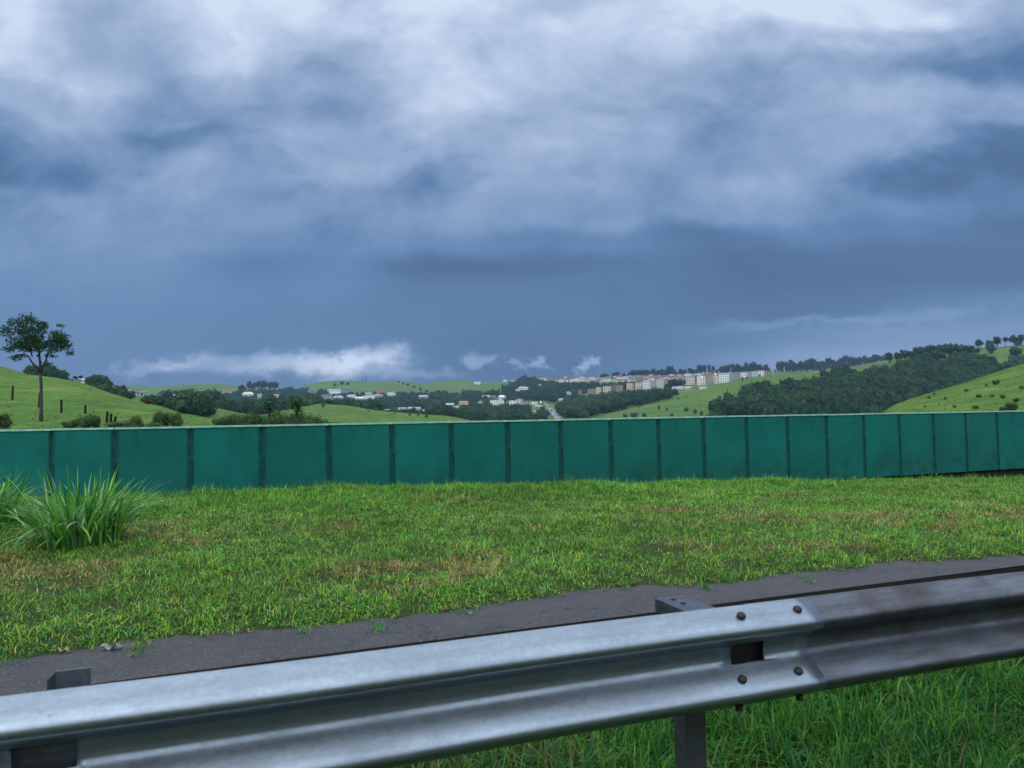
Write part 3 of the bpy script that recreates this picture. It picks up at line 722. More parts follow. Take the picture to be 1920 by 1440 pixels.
for a_s, b_s in (slot, slot2):  # dark plates added behind the slots, standing in for shade inside
    m_ = MB(); m_.box((a_s + b_s) / 2, .034, ZTOP - .15, b_s - a_s + .16, .008, .15)
    link('slot_dark_plate', m_.mesh('slot_dark_plate'), M['bolt'] if a_s > 0 else M['zinc_old'], rail)
def bolt_mesh():
    m_ = MB(); n = 16
    rings = [(0.0, .0145), (.004, .0145), (.0075, .012), (.0095, .007), (.010, .0001)]
    vs = []; fs = []
    for (y, r_) in rings:
        for k in range(n): a = k / n * 6.28318; vs.append((math.cos(a) * r_ * 1.0, -y, math.sin(a) * r_ * .95))
    for i in range(len(rings) - 1):
        for k in range(n): fs.append((i * n + k, i * n + (k + 1) % n, (i + 1) * n + (k + 1) % n, (i + 1) * n + k))
    m_.add(vs, fs); me = m_.mesh('bolt', True); me.materials.append(M['bolt']); return me
bm_ = bolt_mesh()
def bolt(px, drop):
    s = s_of(px); hs = -drop
    j = int(np.argmin(np.abs(PR[:, 1] - hs))); d = PR[j][0]
    tan = PR[min(j + 1, len(PR) - 1)] - PR[max(j - 1, 0)]; ang = math.atan2(tan[0], -tan[1])      # tilt of the face
    o = link('bolt', bm_, parent=rail, loc=(s, -d + .004 * math.sin(s * 1.7) + .003 * math.sin(s * 4.1 + 1) - .003, ZTOP + hs + .003 * math.sin(s * 1.1 + .5)))
    o.rotation_euler = (-ang, 0, 0)
for px, dr in [(1360, .020), (1463, .022), (1357, .212), (1459, .214)]: bolt(px, dr)
# hexagon nuts and shank ends that show beneath the lower edge
nm = MB(); nm.tube([(0, 0, .014), (0, 0, -.002)], .013, 6); nutm = nm.mesh('nut'); nutm.materials.append(M['bolt'])
for px in (1352, 1462): link('nut', nutm, parent=rail, loc=(s_of(px), -.045, ZTOP - .302))
# posts with a spacer block reaching back from the beam
def c_post(sx, cut=False):
    m_ = MB(); L = 1.75
    m_.box(0, .0, -L / 2, .070, .006, L); m_.box(-.037, .03, -L / 2, .005, .066, L); m_.box(.037, .03, -L / 2, .005, .066, L)
    return m_.mesh('post')
pmz = c_post(0); pmz.materials.append(M['post_steel'])
def spacer_mesh():
    m_ = MB()
    # U-shaped folded plate: top, web sides and bottom return, two bolt holes raised as dark washers
    m_.box(0, .135, -.004, .105, .21, .006)
    m_.box(-.055, .135, -.022, .006, .21, .043); m_.box(.055, .135, -.022, .006, .21, .043)
    return m_.mesh('spacer')
spm = spacer_mesh(); spm.materials.append(M['zinc_old'])
hm_ = MB(); hm_.tube([(0, 0, 0), (0, 0, .003)], .009, 10); hole_m = hm_.mesh('spacer_bolt'); hole_m.materials.append(M['bolt'])
s = s_of(118); dpost = ORG + RD * s + RN * .14; d_ = ray(118, 1255); zt = EYE + d_[2] * dpost.y
m_ = MB(); m_.box(0, 0, (zt + .9) / 2 - .9, .076, .006, zt + .9); m_.add([(-.038, -.0035, -.9), (-.052, -.03, -.9), (-.052, -.03, zt - .012), (-.038, -.0035, zt)], [(0, 1, 2, 3), (3, 2, 1, 0)])
o = link('post', m_.mesh('post'), M['zinc'], rail, (s, .14, 0)); o['label'] = 'blue-grey post end standing above the beam'
for px in (-700, 1330, 2150):
    s = s_of(px)
    p = link('post', pmz, parent=rail, loc=(s - .02, .105, ZTOP - .045))
    sp_ = link('spacer', spm, parent=p, loc=(.0, -.105, .033))
    for yy in (.14, .20): link('spacer_bolt', hole_m, parent=sp_, loc=(-.01, yy, -.001))

# ------------------------------------------------------------------ litter
def litter(px, py, wpx, col, label, name, seed):
    r = np.random.default_rng(seed); d = ray(px, py); Y = -EYE / d[2]; L = wpx * Y / FPX
    n = 9; V_ = []; F_ = []
    for i in range(n):
        for j in range(4):
            x = (i / (n - 1) - .5) * L; y = (j / 3 - .5) * L * .38 * (1 - .5 * abs(i / (n - 1) - .5))
            V_.append((x, y + .25 * L * (i / (n - 1) - .5) ** 2, .012 + .02 * r.random() + .012 * math.sin(i * 1.3)))
    for i in range(n - 1):
        for j in range(3): k = i * 4 + j; F_.append((k, k + 4, k + 5, k + 1))
    me = bpy.data.meshes.new(name); me.from_pydata(V_, [], F_); me.update(); me.polygons.foreach_set('use_smooth', [True] * len(F_))
    o = link(name, me, simple(name + ' surface', col, .6, var=.3, scale=30), loc=(d[0] * Y, Y, .002)); o.modifiers.new('thickness', 'SOLIDIFY').thickness = .002
    tag(o, label, 'litter')
litter(209, 1219, 40, (.22, .20, .20), 'crumpled pale scrap lying on the asphalt at lower left', 'crumpled_scrap', 1)
litter(118, 1226, 22, (.30, .20, .13), 'brown dry leaf at the grass edge left of the pale scrap', 'dry_leaf', 2)

# ------------------------------------------------------------------ vegetation prototypes
def crown(seed, lobes, n, leaf, flat=1., spread=.75, core=.72):
    r = np.random.default_rng(seed); V_ = []; F_ = []; tn = []
    L = []
    for i in range(lobes):
        a = r.uniform(0, 6.283); e = r.uniform(-.45, 1.0); rad = r.uniform(.28, .55); q = (1 - rad) * r.uniform(.55, 1.15)
        L.append((np.array([math.cos(a) * math.cos(e) * q, math.sin(a) * math.cos(e) * q, math.sin(e) * q * flat]), rad))
    L.append((np.zeros(3), .62))
    # core bodies so that the crown is not see-through at distance
    V0 = []; F0 = []
    for c, rad in L:
        nu, nv = 7, 5; k = len(V0)
        for j in range(nv + 1):
            th = math.pi * j / nv
            for i in range(nu):
                ph = 2 * math.pi * i / nu; rr = rad * core * r.uniform(.8, 1.1)
                V0.append(c + rr * np.array([math.sin(th) * math.cos(ph), math.sin(th) * math.sin(ph), math.cos(th) * .9]))
        for j in range(nv):
            for i in range(nu):
                F0.append((k + j * nu + i, k + j * nu + (i + 1) % nu, k + (j + 1) * nu + (i + 1) % nu, k + (j + 1) * nu + i))
    wts = np.array([q[1] ** 2 for q in L]); wts /= wts.sum(); ch = r.choice(len(L), n, p=wts)
    cen = np.array([L[i][0] for i in ch]); rad = np.array([L[i][1] for i in ch])
    d = r.normal(0, 1, (n, 3)); d /= np.linalg.norm(d, axis=1, keepdims=True)
    p = cen + d * (rad * r.uniform(.7, 1.12, n))[:, None]
    nrm = d + r.normal(0, .55, (n, 3)); nrm /= np.linalg.norm(nrm, axis=1, keepdims=True)
    a = np.cross(nrm, r.normal(0, 1, (n, 3))); a /= np.linalg.norm(a, axis=1, keepdims=True); b_ = np.cross(nrm, a)
    sz = leaf * r.uniform(.6, 1.4, n)[:, None]
    Q = np.stack([p - a * sz - b_ * sz * .3, p + b_ * sz * .8, p + a * sz - b_ * sz * .25, p - b_ * sz * .9], 1).reshape(-1, 3)
    V_ = np.concatenate([np.array(V0), Q]); k0 = len(V0)
    F1 = np.array(F0); F2 = k0 + np.arange(n * 4).reshape(n, 4)
    tone = np.concatenate([np.full(k0, .25), np.repeat(r.random(n), 4)])
    return V_, np.concatenate([F1, F2]), tone
PRO = [crown(i, 7, 170, .12, .8) for i in range(6)]
PRON = [crown(20 + i, 9, 900, .055, .8) for i in range(4)]        # finer, for nearer bushes
PROW = [crown(40 + i, 8, 170, .10, .95) for i in range(8)]
def crown_obj_mesh(pr, name, m):
    me = np_mesh(name, pr[0], [pr[1]], tone=pr[2]); me.materials.append(m); return me
CM = {('tree', i): crown_obj_mesh(PRO[i], 'crown', M['tree']) for i in range(6)}
CM.update({('euc', i): crown_obj_mesh(PRO[i], 'crown', M['euc']) for i in range(6)})
CM.update({('bush', i): crown_obj_mesh(PRO[i], 'foliage', M['bush']) for i in range(6)})
CM.update({('nbush', i): crown_obj_mesh(PRON[i], 'foliage', M['bush']) for i in range(4)})
CM.update({('ntree', i): crown_obj_mesh(PRON[i], 'crown', M['tree']) for i in range(4)})
CM.update({('red', i): crown_obj_mesh(PRO[i], 'crown', M['redtree']) for i in range(6)})
tk = MB(); tk.tube([(0, 0, -.1), (.01, 0, .4), (-.01, .01, .8), (0, 0, 1)], [.055, .04, .03, .015], 6); TRUNK = tk.mesh('trunk', True); TRUNK.materials.append(M['bark'])
def put_tree(p, H, Wd, kind='tree', clear=.3, name='tree', label='', cat='tree', group=None, sec=False):
    """a single tree: trunk and crown; eucalyptus have a clear stem and two stacked crowns in one mesh"""
    t = empty(name, p, random.uniform(0, 6.28)); tag(t, label, cat, group)
    i = random.randrange(6 if kind not in ('nbush', 'ntree') else 4)
    link('trunk', TRUNK, parent=t, scale=(H * .55, H * .55, H * .85))
    ch = H * (1 - clear); o = link('crown', CM[(kind, i)], parent=t, loc=(0, 0, H * clear + ch * .5), rz=random.uniform(0, 6.28), scale=(Wd / 2, Wd / 2, ch * .56))
    return t
def put_bush(p, H, Wd, kind='bush', label='', group=None, name='bush', cat='bush'):
    i = random.randrange(6 if kind != 'nbush' else 4)
    o = link(name, CM[(kind, i)], loc=(p[0], p[1], p[2] + H * .42), rz=random.uniform(0, 6.28), scale=(Wd * .6, Wd * .6, H * .72)); tag(o, label, cat, group); return o
def inpoly(px, py, poly):
    c = False; j = len(poly) - 1
    for i in range(len(poly)):
        xi, yi = poly[i]; xj, yj = poly[j]
        if (yi > py) != (yj > py) and px < (xj - xi) * (py - yi) / (yj - yi) + xi: c = not c
        j = i
    return c
def woodland(name, label, poly, n, hm, m, Y0, Y1=2300, seed=0, gaps=0, wr=(.75, 1.3)):
    r = np.random.default_rng(seed); xs_ = [q[0] for q in poly]; ys_ = [q[1] for q in poly]
    VV = []; FF = []; TT = []; k = 0; cnt = 0; tries = 0
    while cnt < n and tries < n * 6:
        tries += 1
        px, py = r.uniform(min(xs_), max(xs_)), r.uniform(min(ys_), max(ys_))
        if not inpoly(px, py, poly): continue
        if gaps and float(vnoise(np.array([px / 38.]), np.array([py / 15.]), 77)[0]) > gaps: continue
        p = hit(px, py, Y0, Y1, 260); H = (hm[0] + (hm[1] - hm[0]) * r.random() ** 2.2 * 1.25); Wd = H * r.uniform(*wr)
        hp, wp = H * .92 * FPX / p.y, Wd * .5 * FPX / p.y
        if any(px + wp * .5 > a0 and px - wp * .5 < a1 and py > b0 and py - hp < b0 + (b1 - b0) * .55 and p.y < hy + 4 for a0, a1, b0, b1, hy in HB): continue
        Vp, Fp, Tp = PROW[r.integers(8)]; a = r.uniform(0, 6.283); ca, sa = math.cos(a), math.sin(a)
        v = Vp * np.array([Wd / 2, Wd / 2, H * .60])
        v = np.stack([v[:, 0] * ca - v[:, 1] * sa + p.x, v[:, 0] * sa + v[:, 1] * ca + p.y, v[:, 2] + p.z + H * .42], 1)
        VV.append(v); FF.append(Fp + k); TT.append(Tp * .5 + r.random() ** 1.3 * .7 - .05); k += len(v); cnt += 1
    me = np_mesh(name, np.concatenate(VV), [np.concatenate(FF)], tone=np.concatenate(TT))
    tag(link(name, me, m), label, 'woodland', kind='stuff')

# lone tree on the left hill, 50 m off
def lone_tree():
    Yt = 50.; base = hit(77, 790, 40, 70); S = base.y / FPX
    t = empty('lone_tree', base); tag(t, 'slender lone tree with bare trunk and airy crown on the left slope', 'tree')
    def P(x, y, dd=0.): return Vector(((x - 77) * (.9 if y < 700 else 1) * S, dd, (790 - y) * S))
    m_ = MB()
    m_.tube([P(77, 797), P(77, 770), P(77, 740), P(76, 715), P(74.5, 700)], [.14, .105, .095, .09, .085], 10)
    br = [([(74.5, 700), (69, 689), (61, 678), (57, 668), (50, 664), (36, 668), (22, 672)], [.09, .065, .055, .045, .035, .025, .012], -.5),
          ([(57, 668), (50, 652), (38, 640), (28, 622), (16, 618)], [.045, .035, .03, .02, .01], .4),
          ([(74.5, 700), (72, 685), (67, 668), (63, 656), (55, 636), (48, 616), (40, 600)], [.10, .085, .07, .06, .045, .03, .012], .5),
          ([(67, 668), (72, 650), (72, 630), (66, 608)], [.06, .045, .03, .012], 1.0),
          ([(75, 700), (82, 688), (90, 676), (96, 662), (104, 646), (118, 634), (128, 628)], [.08, .065, .055, .045, .035, .025, .012], -.4),
          ([(90, 676), (84, 680), (76, 682)], [.03, .02, .015], -.2),
          ([(96, 662), (94, 640), (92, 620), (103, 608)], [.045, .035, .025, .01], .8),
          ([(86, 684), (96, 685), (104, 684)], [.03, .02, .01], -.8), ([(96, 662), (112, 660), (126, 662)], [.03, .02, .01], -1.0)]
    ends = []
    for pts_, rd, dd in br:
        n = len(pts_); m_.tube([P(x, y, dd * i / (n - 1) * 1.6) for i, (x, y) in enumerate(pts_)], rd, 7)
    link('trunk', m_.mesh('trunk', True), M['bark'], t)
    r = np.random.default_rng(4); Q = []; tn = []
    bl = [(34, 607, 15, 9), (50, 597, 15, 9), (44, 616, 17, 10), (62, 606, 10, 8), (72, 618, 13, 8), (94, 612, 9, 6), (104, 608, 7, 3), (84, 622, 9, 6), (36, 640, 17, 8), (58, 634, 20, 11), (84, 636, 18, 10),
          (112, 634, 16, 11), (120, 648, 12, 8), (24, 648, 9, 6), (18, 670, 9, 5), (44, 652, 20, 7), (72, 648, 22, 9), (100, 654, 16, 7), (122, 661, 8, 4), (100, 684, 6, 3), (15, 617, 5, 3), (30, 666, 10, 3),
          (106, 668, 10, 4), (62, 656, 12, 5), (90, 645, 12, 6), (28, 624, 9, 5), (92, 626, 14, 8), (104, 642, 16, 9), (66, 644, 18, 8), (118, 640, 11, 10), (48, 628, 14, 9), (76, 606, 10, 6), (20, 656, 12, 5), (112, 656, 14, 6)]
    for (x, y, rx, ry) in bl:
        n = int(rx * ry * 1.75); dd = r.normal(0, .9)
        d = r.normal(0, 1, (n, 3)); d /= np.linalg.norm(d, axis=1, keepdims=True); q = d * (1.3 * r.random(n) ** .5)[:, None]
        p = np.stack([((x - 72) * .86 - 4 + q[:, 0] * rx * .84) * S, dd + q[:, 1] * rx * S, (790 - y + q[:, 2] * ry) * S], 1)
        nrm = r.normal(0, 1, (n, 3)) + np.array([0, 0, .8]); nrm /= np.linalg.norm(nrm, axis=1, keepdims=True)
        a = np.cross(nrm, r.normal(0, 1, (n, 3))); a /= np.linalg.norm(a, axis=1, keepdims=True); b_ = np.cross(nrm, a)
        sz = r.uniform(.045, .10, n)[:, None]
        Q.append(np.stack([p - a * sz * 1.3, p + b_ * sz * .5, p + a * sz * 1.3, p - b_ * sz * .5], 1).reshape(-1, 3)); tn.append(np.repeat(r.random(n), 4))
    Q = np.concatenate(Q); link('crown', np_mesh('crown', Q, [np.arange(len(Q)).reshape(-1, 4)], tone=np.concatenate(tn)), M['lone'], t)
lone_tree()

# fence posts on the left slope
pp = MB(); pp.tube([(0, 0, -.2), (.005, 0, .5), (0, .01, 1.0), (.01, .01, 1.03)], [.075, .07, .065, .05], 8); PM_ = pp.mesh('fence_post'); PM_.materials.append(M['post_wood'])
for i, (x, yt, yb, lean, l) in enumerate([(23, 724, 750, .03, 'dark wooden fence post left of the lone tree'), (73, 737, 764, .05, 'dark fence post half hidden behind the lone tree trunk'),
        (115, 750, 774, 0, 'dark fence post just right of the lone tree'), (160, 760, 776, 0, 'short dark fence post midway between lone tree and the post trio'),
        (200, 772, 794, -.06, 'tallest leaning post of the trio nearest the wall'), (208, 776, 792, 0, 'middle post of the trio nearest the wall'), (215, 781, 791, .2, 'short crooked post on the right of the trio nearest the wall')]):
    p = hit(x, yb, 40, 118); H = (yb - yt) * p.y / FPX
    o = link('fence_post', PM_, loc=p, scale=(1.25, 1.25, H)); o.rotation_euler = (0, lean, i); tag(o, l, 'fence post', 'old fence posts on the left slope')

# bushes close behind the wall at left (base hidden by the wall)
NBS = [(2, 772, 30, 44, 'dark bush behind the wall at the left edge of the photo'), (133, 786, 26, 60, 'low olive bush behind the wall right of the lone tree'), (160, 774, 34, 58, 'taller dark bush behind the wall beneath the fence posts'),
       (181, 776, 12, 60, 'small round bush right of the taller dark bush'), (228, 790, 50, 62, 'wide low scrub behind the wall right of the post trio'), (252, 774, 24, 70, 'wispy bush rising right of the wide low scrub'),
       (300, 765, 28, 74, 'tall dark feathery bush behind the wall on the left slope'), (328, 770, 24, 76, 'dark feathery bush right of the tall feathery one'), (276, 756, 12, 100, 'reddish-brown shrub on the left slope'),
       (290, 788, 30, 60, 'low scrub behind the wall below the tall feathery bush')]
for x, yt, wpx, Y, l in NBS:
    Y = 37 + (Y - 44) * .12 if Y < 90 else Y
    z = float(tz((x - 960) / FPX * Y, Y)[0]); top = at(x, yt, Y).z; H = max(.6, top - z)
    put_bush(Vector(((x - 960) / FPX * Y, Y, z)), H, wpx * Y / FPX * 1.15, 'red' if 'reddish' in l else 'nbush', l)
# clumps further along, in the dip behind the wall
k = 0
for x, yt, wpx in [(408, 782, 20), (425, 776, 26), (446, 770, 26), (470, 766, 30), (490, 772, 26), (515, 764, 30), (536, 772, 26), (560, 762, 30), (582, 768, 30), (604, 778, 26), (625, 784, 22)]:
    Y = 92 + random.uniform(-10, 10); X = (x - 960) / FPX * Y; z = float(tz(X, Y)[0]); top = at(x, yt, Y).z
    put_bush(Vector((X, Y, z)), top - z, wpx * Y / FPX * 1.3, 'nbush', f'scrubby bush, {nth(k)} in the thicket behind the wall around the drooping-leaf trees', 'thicket bushes behind the wall'); k += 1
# two broad-leaved drooping trees in the thicket
def droop_tree(x, ytop, ybase, Y, wpx, label, seed):
    r = np.random.default_rng(seed); X = (x - 960) / FPX * Y; z = float(tz(X, Y)[0]); H = at(x, ytop, Y).z - z; Wd = wpx * Y / FPX
    t = empty('drooping_tree', (X, Y, z)); tag(t, label, 'tree')
    m_ = MB(); m_.tube([(0, 0, -.2), (.05, 0, H * .4), (-.03, 0, H * .72)], [.11, .08, .05], 8)
    hubs = [(0, 0, H * .72)] + [(r.uniform(-.3, .3) * Wd, r.uniform(-.3, .3) * Wd, H * r.uniform(.55, .86)) for _ in range(6)]
    for h in hubs[1:]: m_.tube([(0, 0, H * .42), ((h[0]) * .6, h[1] * .6, h[2] * .85), h], [.05, .035, .02], 6)
    link('trunk', m_.mesh('trunk', True), M['bark'], t)
    B = []; A = []; Ln = []; Hh = []; Ww = []
    for h in hubs:
        for _ in range(70):
            B.append(h); A.append(r.uniform(0, 6.28)); Ln.append(r.uniform(.5, 2.0)); Hh.append(Wd * r.uniform(.18, .42)); Ww.append(Wd * r.uniform(.035, .07))
    B = np.array(B) + r.normal(0, .08, (len(B), 3)); Vv, F, cc = blades(B, np.array(Hh), np.array(Ww), np.array(A), np.array(Ln), np.ones((len(B), 3)), 4)
    tone = np.repeat(r.random(len(B)), len(Vv) // len(B)); link('crown', np_mesh('crown', Vv, F, tone=tone), M['palm'], t)
droop_tree(504, 736, 790, 84, 26, 'smaller of the two drooping broad-leaved trees, left one', 1)
droop_tree(556, 733, 790, 88, 34, 'larger of the two drooping broad-leaved trees, right one', 2)

# individual skyline trees
sx = [1128, 1150, 1180, 1205, 1230, 1255, 1270, 1290, 1310, 1330, 1350, 1366, 1380, 1396, 1415, 1430, 1445, 1462, 1474, 1488, 1495, 1510, 1525, 1540, 1550, 1560, 1575, 1590, 1605, 1620, 1640, 1665]
sy = [700, 696, 692, 691, 690, 684, 689, 690, 681, 682, 684, 681, 676, 676, 673, 680, 681, 672, 675, 670, 676, 669, 668, 672, 670, 665, 663, 663, 667, 665, 661, 657]
x = 1128; lst = []
while x < 1668:
    if 1160 < x < 1168 or 1428 < x < 1436 or 1448 < x < 1456: x += 5; continue
    lst.append(x); x += random.choice([3.2, 4.4, 5.5, 7, 8.5])
for i, x in enumerate(lst):
    base = hit(x, np.interp(x, [1100, 1200, 1300, 1400, 1500, 1600, 1700], [712, 708, 704, 700, 698, 690, 678]), 1300, 2100)
    top = at(x, float(np.interp(x, sx, sy)) + random.choice([0, 0, 1, 3, 5, 8]), base.y).z; H = max(top - base.z, 9)
    t = put_tree(base, H, H * random.uniform(.42, .72) if x > 1300 else H * random.uniform(.8, 1.1), 'euc', random.choice([.0, .04, .12]), 'eucalyptus_tree',
                 f'tall dark tree, {nth(i)} in the skyline row above the apartment blocks', 'tree', 'skyline row of tall trees')
for i, (x, yt, yb, wpx) in enumerate([(1668, 660, 682, 14), (1684, 657, 680, 16), (1697, 652, 678, 20), (1712, 655, 676, 16), (1726, 648, 674, 24), (1745, 645, 672, 26), (1762, 642, 672, 26), (1782, 640, 672, 30), (1803, 641, 670, 30),
                                      (1822, 646, 668, 24), (1840, 638, 655, 10), (1835, 634, 655, 14), (1856, 635, 654, 14), (1870, 629, 652, 16), (1885, 630, 650, 12), (1902, 624, 648, 14), (1915, 624, 648, 14), (1716, 650, 674, 8), (1760, 652, 680, 34), (1800, 655, 684, 36)]):
    base = hit(x, yb, 620, 1500); H = (yb - yt) * base.y / FPX
    put_tree(base, H, wpx * base.y / FPX * 1.25, 'tree', .0 if wpx > 13 else .3, 'broadleaf_tree', f'round dark tree, {nth(i)} on the crest of the right hill', 'tree', 'trees along the crest of the right hill')
for i, (x, yt, yb, wpx) in enumerate([(454, 719, 738, 12), (468, 712, 736, 11), (477, 714, 736, 9), (484, 710, 736, 12), (496, 710, 736, 13), (506, 713, 736, 8), (514, 712, 737, 16)]):
    base = hit(x, yb, 1000, 1950); H = (yb - yt) * base.y / FPX
    put_tree(base, H, wpx * base.y / FPX * 1.35, 'euc', .12, 'eucalyptus_tree', f'tall tree, {nth(i)} in the clump on the far skyline left of centre', 'tree', 'tall tree clump left of centre')
RT = [(141, 704, 716, 12), (150, 702, 715, 12), (166, 706, 720, 10), (179, 708, 722, 10), (196, 713, 726, 14), (206, 714, 728, 14)]
for i, (x, yt, yb, wpx) in enumerate(RT):
    base = hit(x, yb, 300, 560); H = (yb - yt) * base.y / FPX
    put_tree(base, H, wpx * base.y / FPX, 'tree', .35, 'broadleaf_tree', f'small tree, {nth(i)} among the houses on the far left ridge', 'tree', 'trees on the far left ridge')
# scattered bushes on the bright field, on the near right hill and on the far hills
def scatter(lst, Y0, Y1, lab, grp, kind='bush'):
    for i, (x, y, wpx, hpx) in enumerate(sorted(lst)):
        p = hit(x, y, Y0, Y1); put_bush(p, max(hpx, wpx * .62) * p.y / FPX * 1.1, wpx * p.y / FPX * .8, kind, lab.format(nth(i)), grp)
scatter([(1120, 781, 3, 3), (1159, 771, 4, 3), (1164, 770, 3, 3), (1198, 765, 4, 3), (1203, 764, 4, 3), (1235, 768, 7, 9), (1250, 770, 6, 7), (1255, 748, 4, 5), (1272, 749, 5, 4), (1286, 744, 3, 2), (1310, 761, 4, 3), (1333, 757, 4, 4), (1333, 734, 3, 2),
         (1287, 772, 10, 9), (1303, 777, 11, 10), (1315, 780, 10, 9), (1212, 757, 6, 3), (1194, 778, 7, 5), (1172, 783, 12, 8), (1188, 783, 16, 8), (1209, 783, 12, 9), (1350, 748, 10, 4), (1362, 746, 14, 4), (1392, 716, 7, 9), (1400, 712, 6, 6), (1424, 707, 6, 5), (1372, 770, 24, 18), (1384, 764, 20, 16),
         (1340, 783, 20, 12), (1404, 744, 30, 22), (1420, 736, 26, 20), (1395, 752, 22, 18), (1412, 752, 24, 20), (1260, 782, 10, 7)], 420, 870,
        'dark bush, {} on the bright green field below the apartment blocks', 'bushes on the bright green field')
scatter([(1693, 754, 8, 6), (1742, 748, 7, 6), (1751, 741, 7, 5), (1773, 750, 6, 6), (1734, 764, 5, 4), (1836, 746, 12, 6), (1861, 745, 9, 5), (1880, 748, 13, 8), (1812, 735, 10, 6), (1850, 725, 8, 4), (1868, 722, 16, 5), (1897, 772, 30, 12), (1880, 772, 16, 8), (1915, 730, 12, 5), (1790, 765, 9, 4), (1830, 768, 14, 4), (1730, 736, 6, 4), (1905, 755, 14, 6)], 40, 122,
        'low bush, {} on the near right hill', 'bushes on the near right hill', 'nbush')
scatter([(765, 768, 6, 5), (784, 780, 12, 12), (800, 784, 8, 6), (768, 784, 7, 6), (740, 777, 5, 3), (690, 772, 5, 3), (606, 764, 8, 8), (1690, 686, 10, 9), (1716, 674, 14, 12), (1738, 676, 20, 16), (1858, 664, 26, 20), (1905, 668, 30, 20), (1908, 648, 14, 9)], 400, 870,
        'small dark bush, {} of those dotted over the middle-distance slopes', 'bushes dotted over middle-distance slopes')
scatter([(679, 716, 3, 4), (686, 715, 3, 5), (573, 719, 3, 3), (586, 745, 12, 6), (628, 724, 9, 5), (640, 722, 11, 6), (652, 722, 9, 5), (748, 718, 5, 4), (756, 721, 6, 4), (765, 724, 7, 5), (776, 728, 7, 5), (788, 732, 8, 5), (800, 736, 8, 5), (936, 738, 5, 10), (876, 748, 22, 16), (956, 742, 30, 18), (910, 750, 14, 8), (344, 720, 3, 3)], 900, 2050,
        'dark tree or shrub, {} on the far green hills', 'trees on the far green hills', 'tree')
p = hit(1597, 783, 380, 620); put_bush(p, 16 * p.y / FPX, 26 * p.y / FPX, 'red', 'red-leaved shrub just above the wall below the right wood')
p = hit(1540, 742, 500, 880); put_bush(p, 10 * p.y / FPX, 12 * p.y / FPX, 'red', 'dull red-leaved tree in the middle of the hillside wood', name='red_tree', cat='tree')
# coarse tufts that roughen the near slopes
def hill_tufts():
    r = np.random.default_rng(12); n = 15000
    Y = np.exp(r.uniform(math.log(30), math.log(135), n)); side = r.random(n) < .5
    px = np.where(side, r.uniform(-300, 430, n), r.uniform(1620, 2250, n)); X = (px - 960) / FPX * Y; Z = tz(X, Y)
    g = fbm(X / 6, Y / 6, 3, 99); ok = r.random(n) < np.clip((g - .34) * 4, .1, 1); X, Y, Z = X[ok], Y[ok], Z[ok]; n = len(X)
    K = 4; rep = lambda a: np.repeat(a, K)
    B = np.stack([rep(X) + r.normal(0, .12, n * K), rep(Y) + r.normal(0, .12, n * K), rep(Z) - .05], 1)
    pal = np.array([(.11, .22, .035), (.15, .24, .045), (.085, .18, .03), (.16, .20, .06)])
    cols = pal[r.integers(0, 4, n * K)] * rep(r.uniform(.75, 1.1, n) * np.clip(.35 + 1.1 * fbm(X / 2.2, Y / 4., 3, 98), .45, 1.2))[:, None]
    Vv, F, cc = blades(B, r.uniform(.06, .2, n * K), r.uniform(.06, .16, n * K), r.uniform(0, 6.28, n * K), r.uniform(.6, 1.5, n * K), cols, 2)
    return np_mesh('slope_grass', Vv, F, cc)
tag(link('slope_grass', hill_tufts(), M['blade']), 'rough tufted pasture grass on the two near slopes', 'grass', kind='stuff')

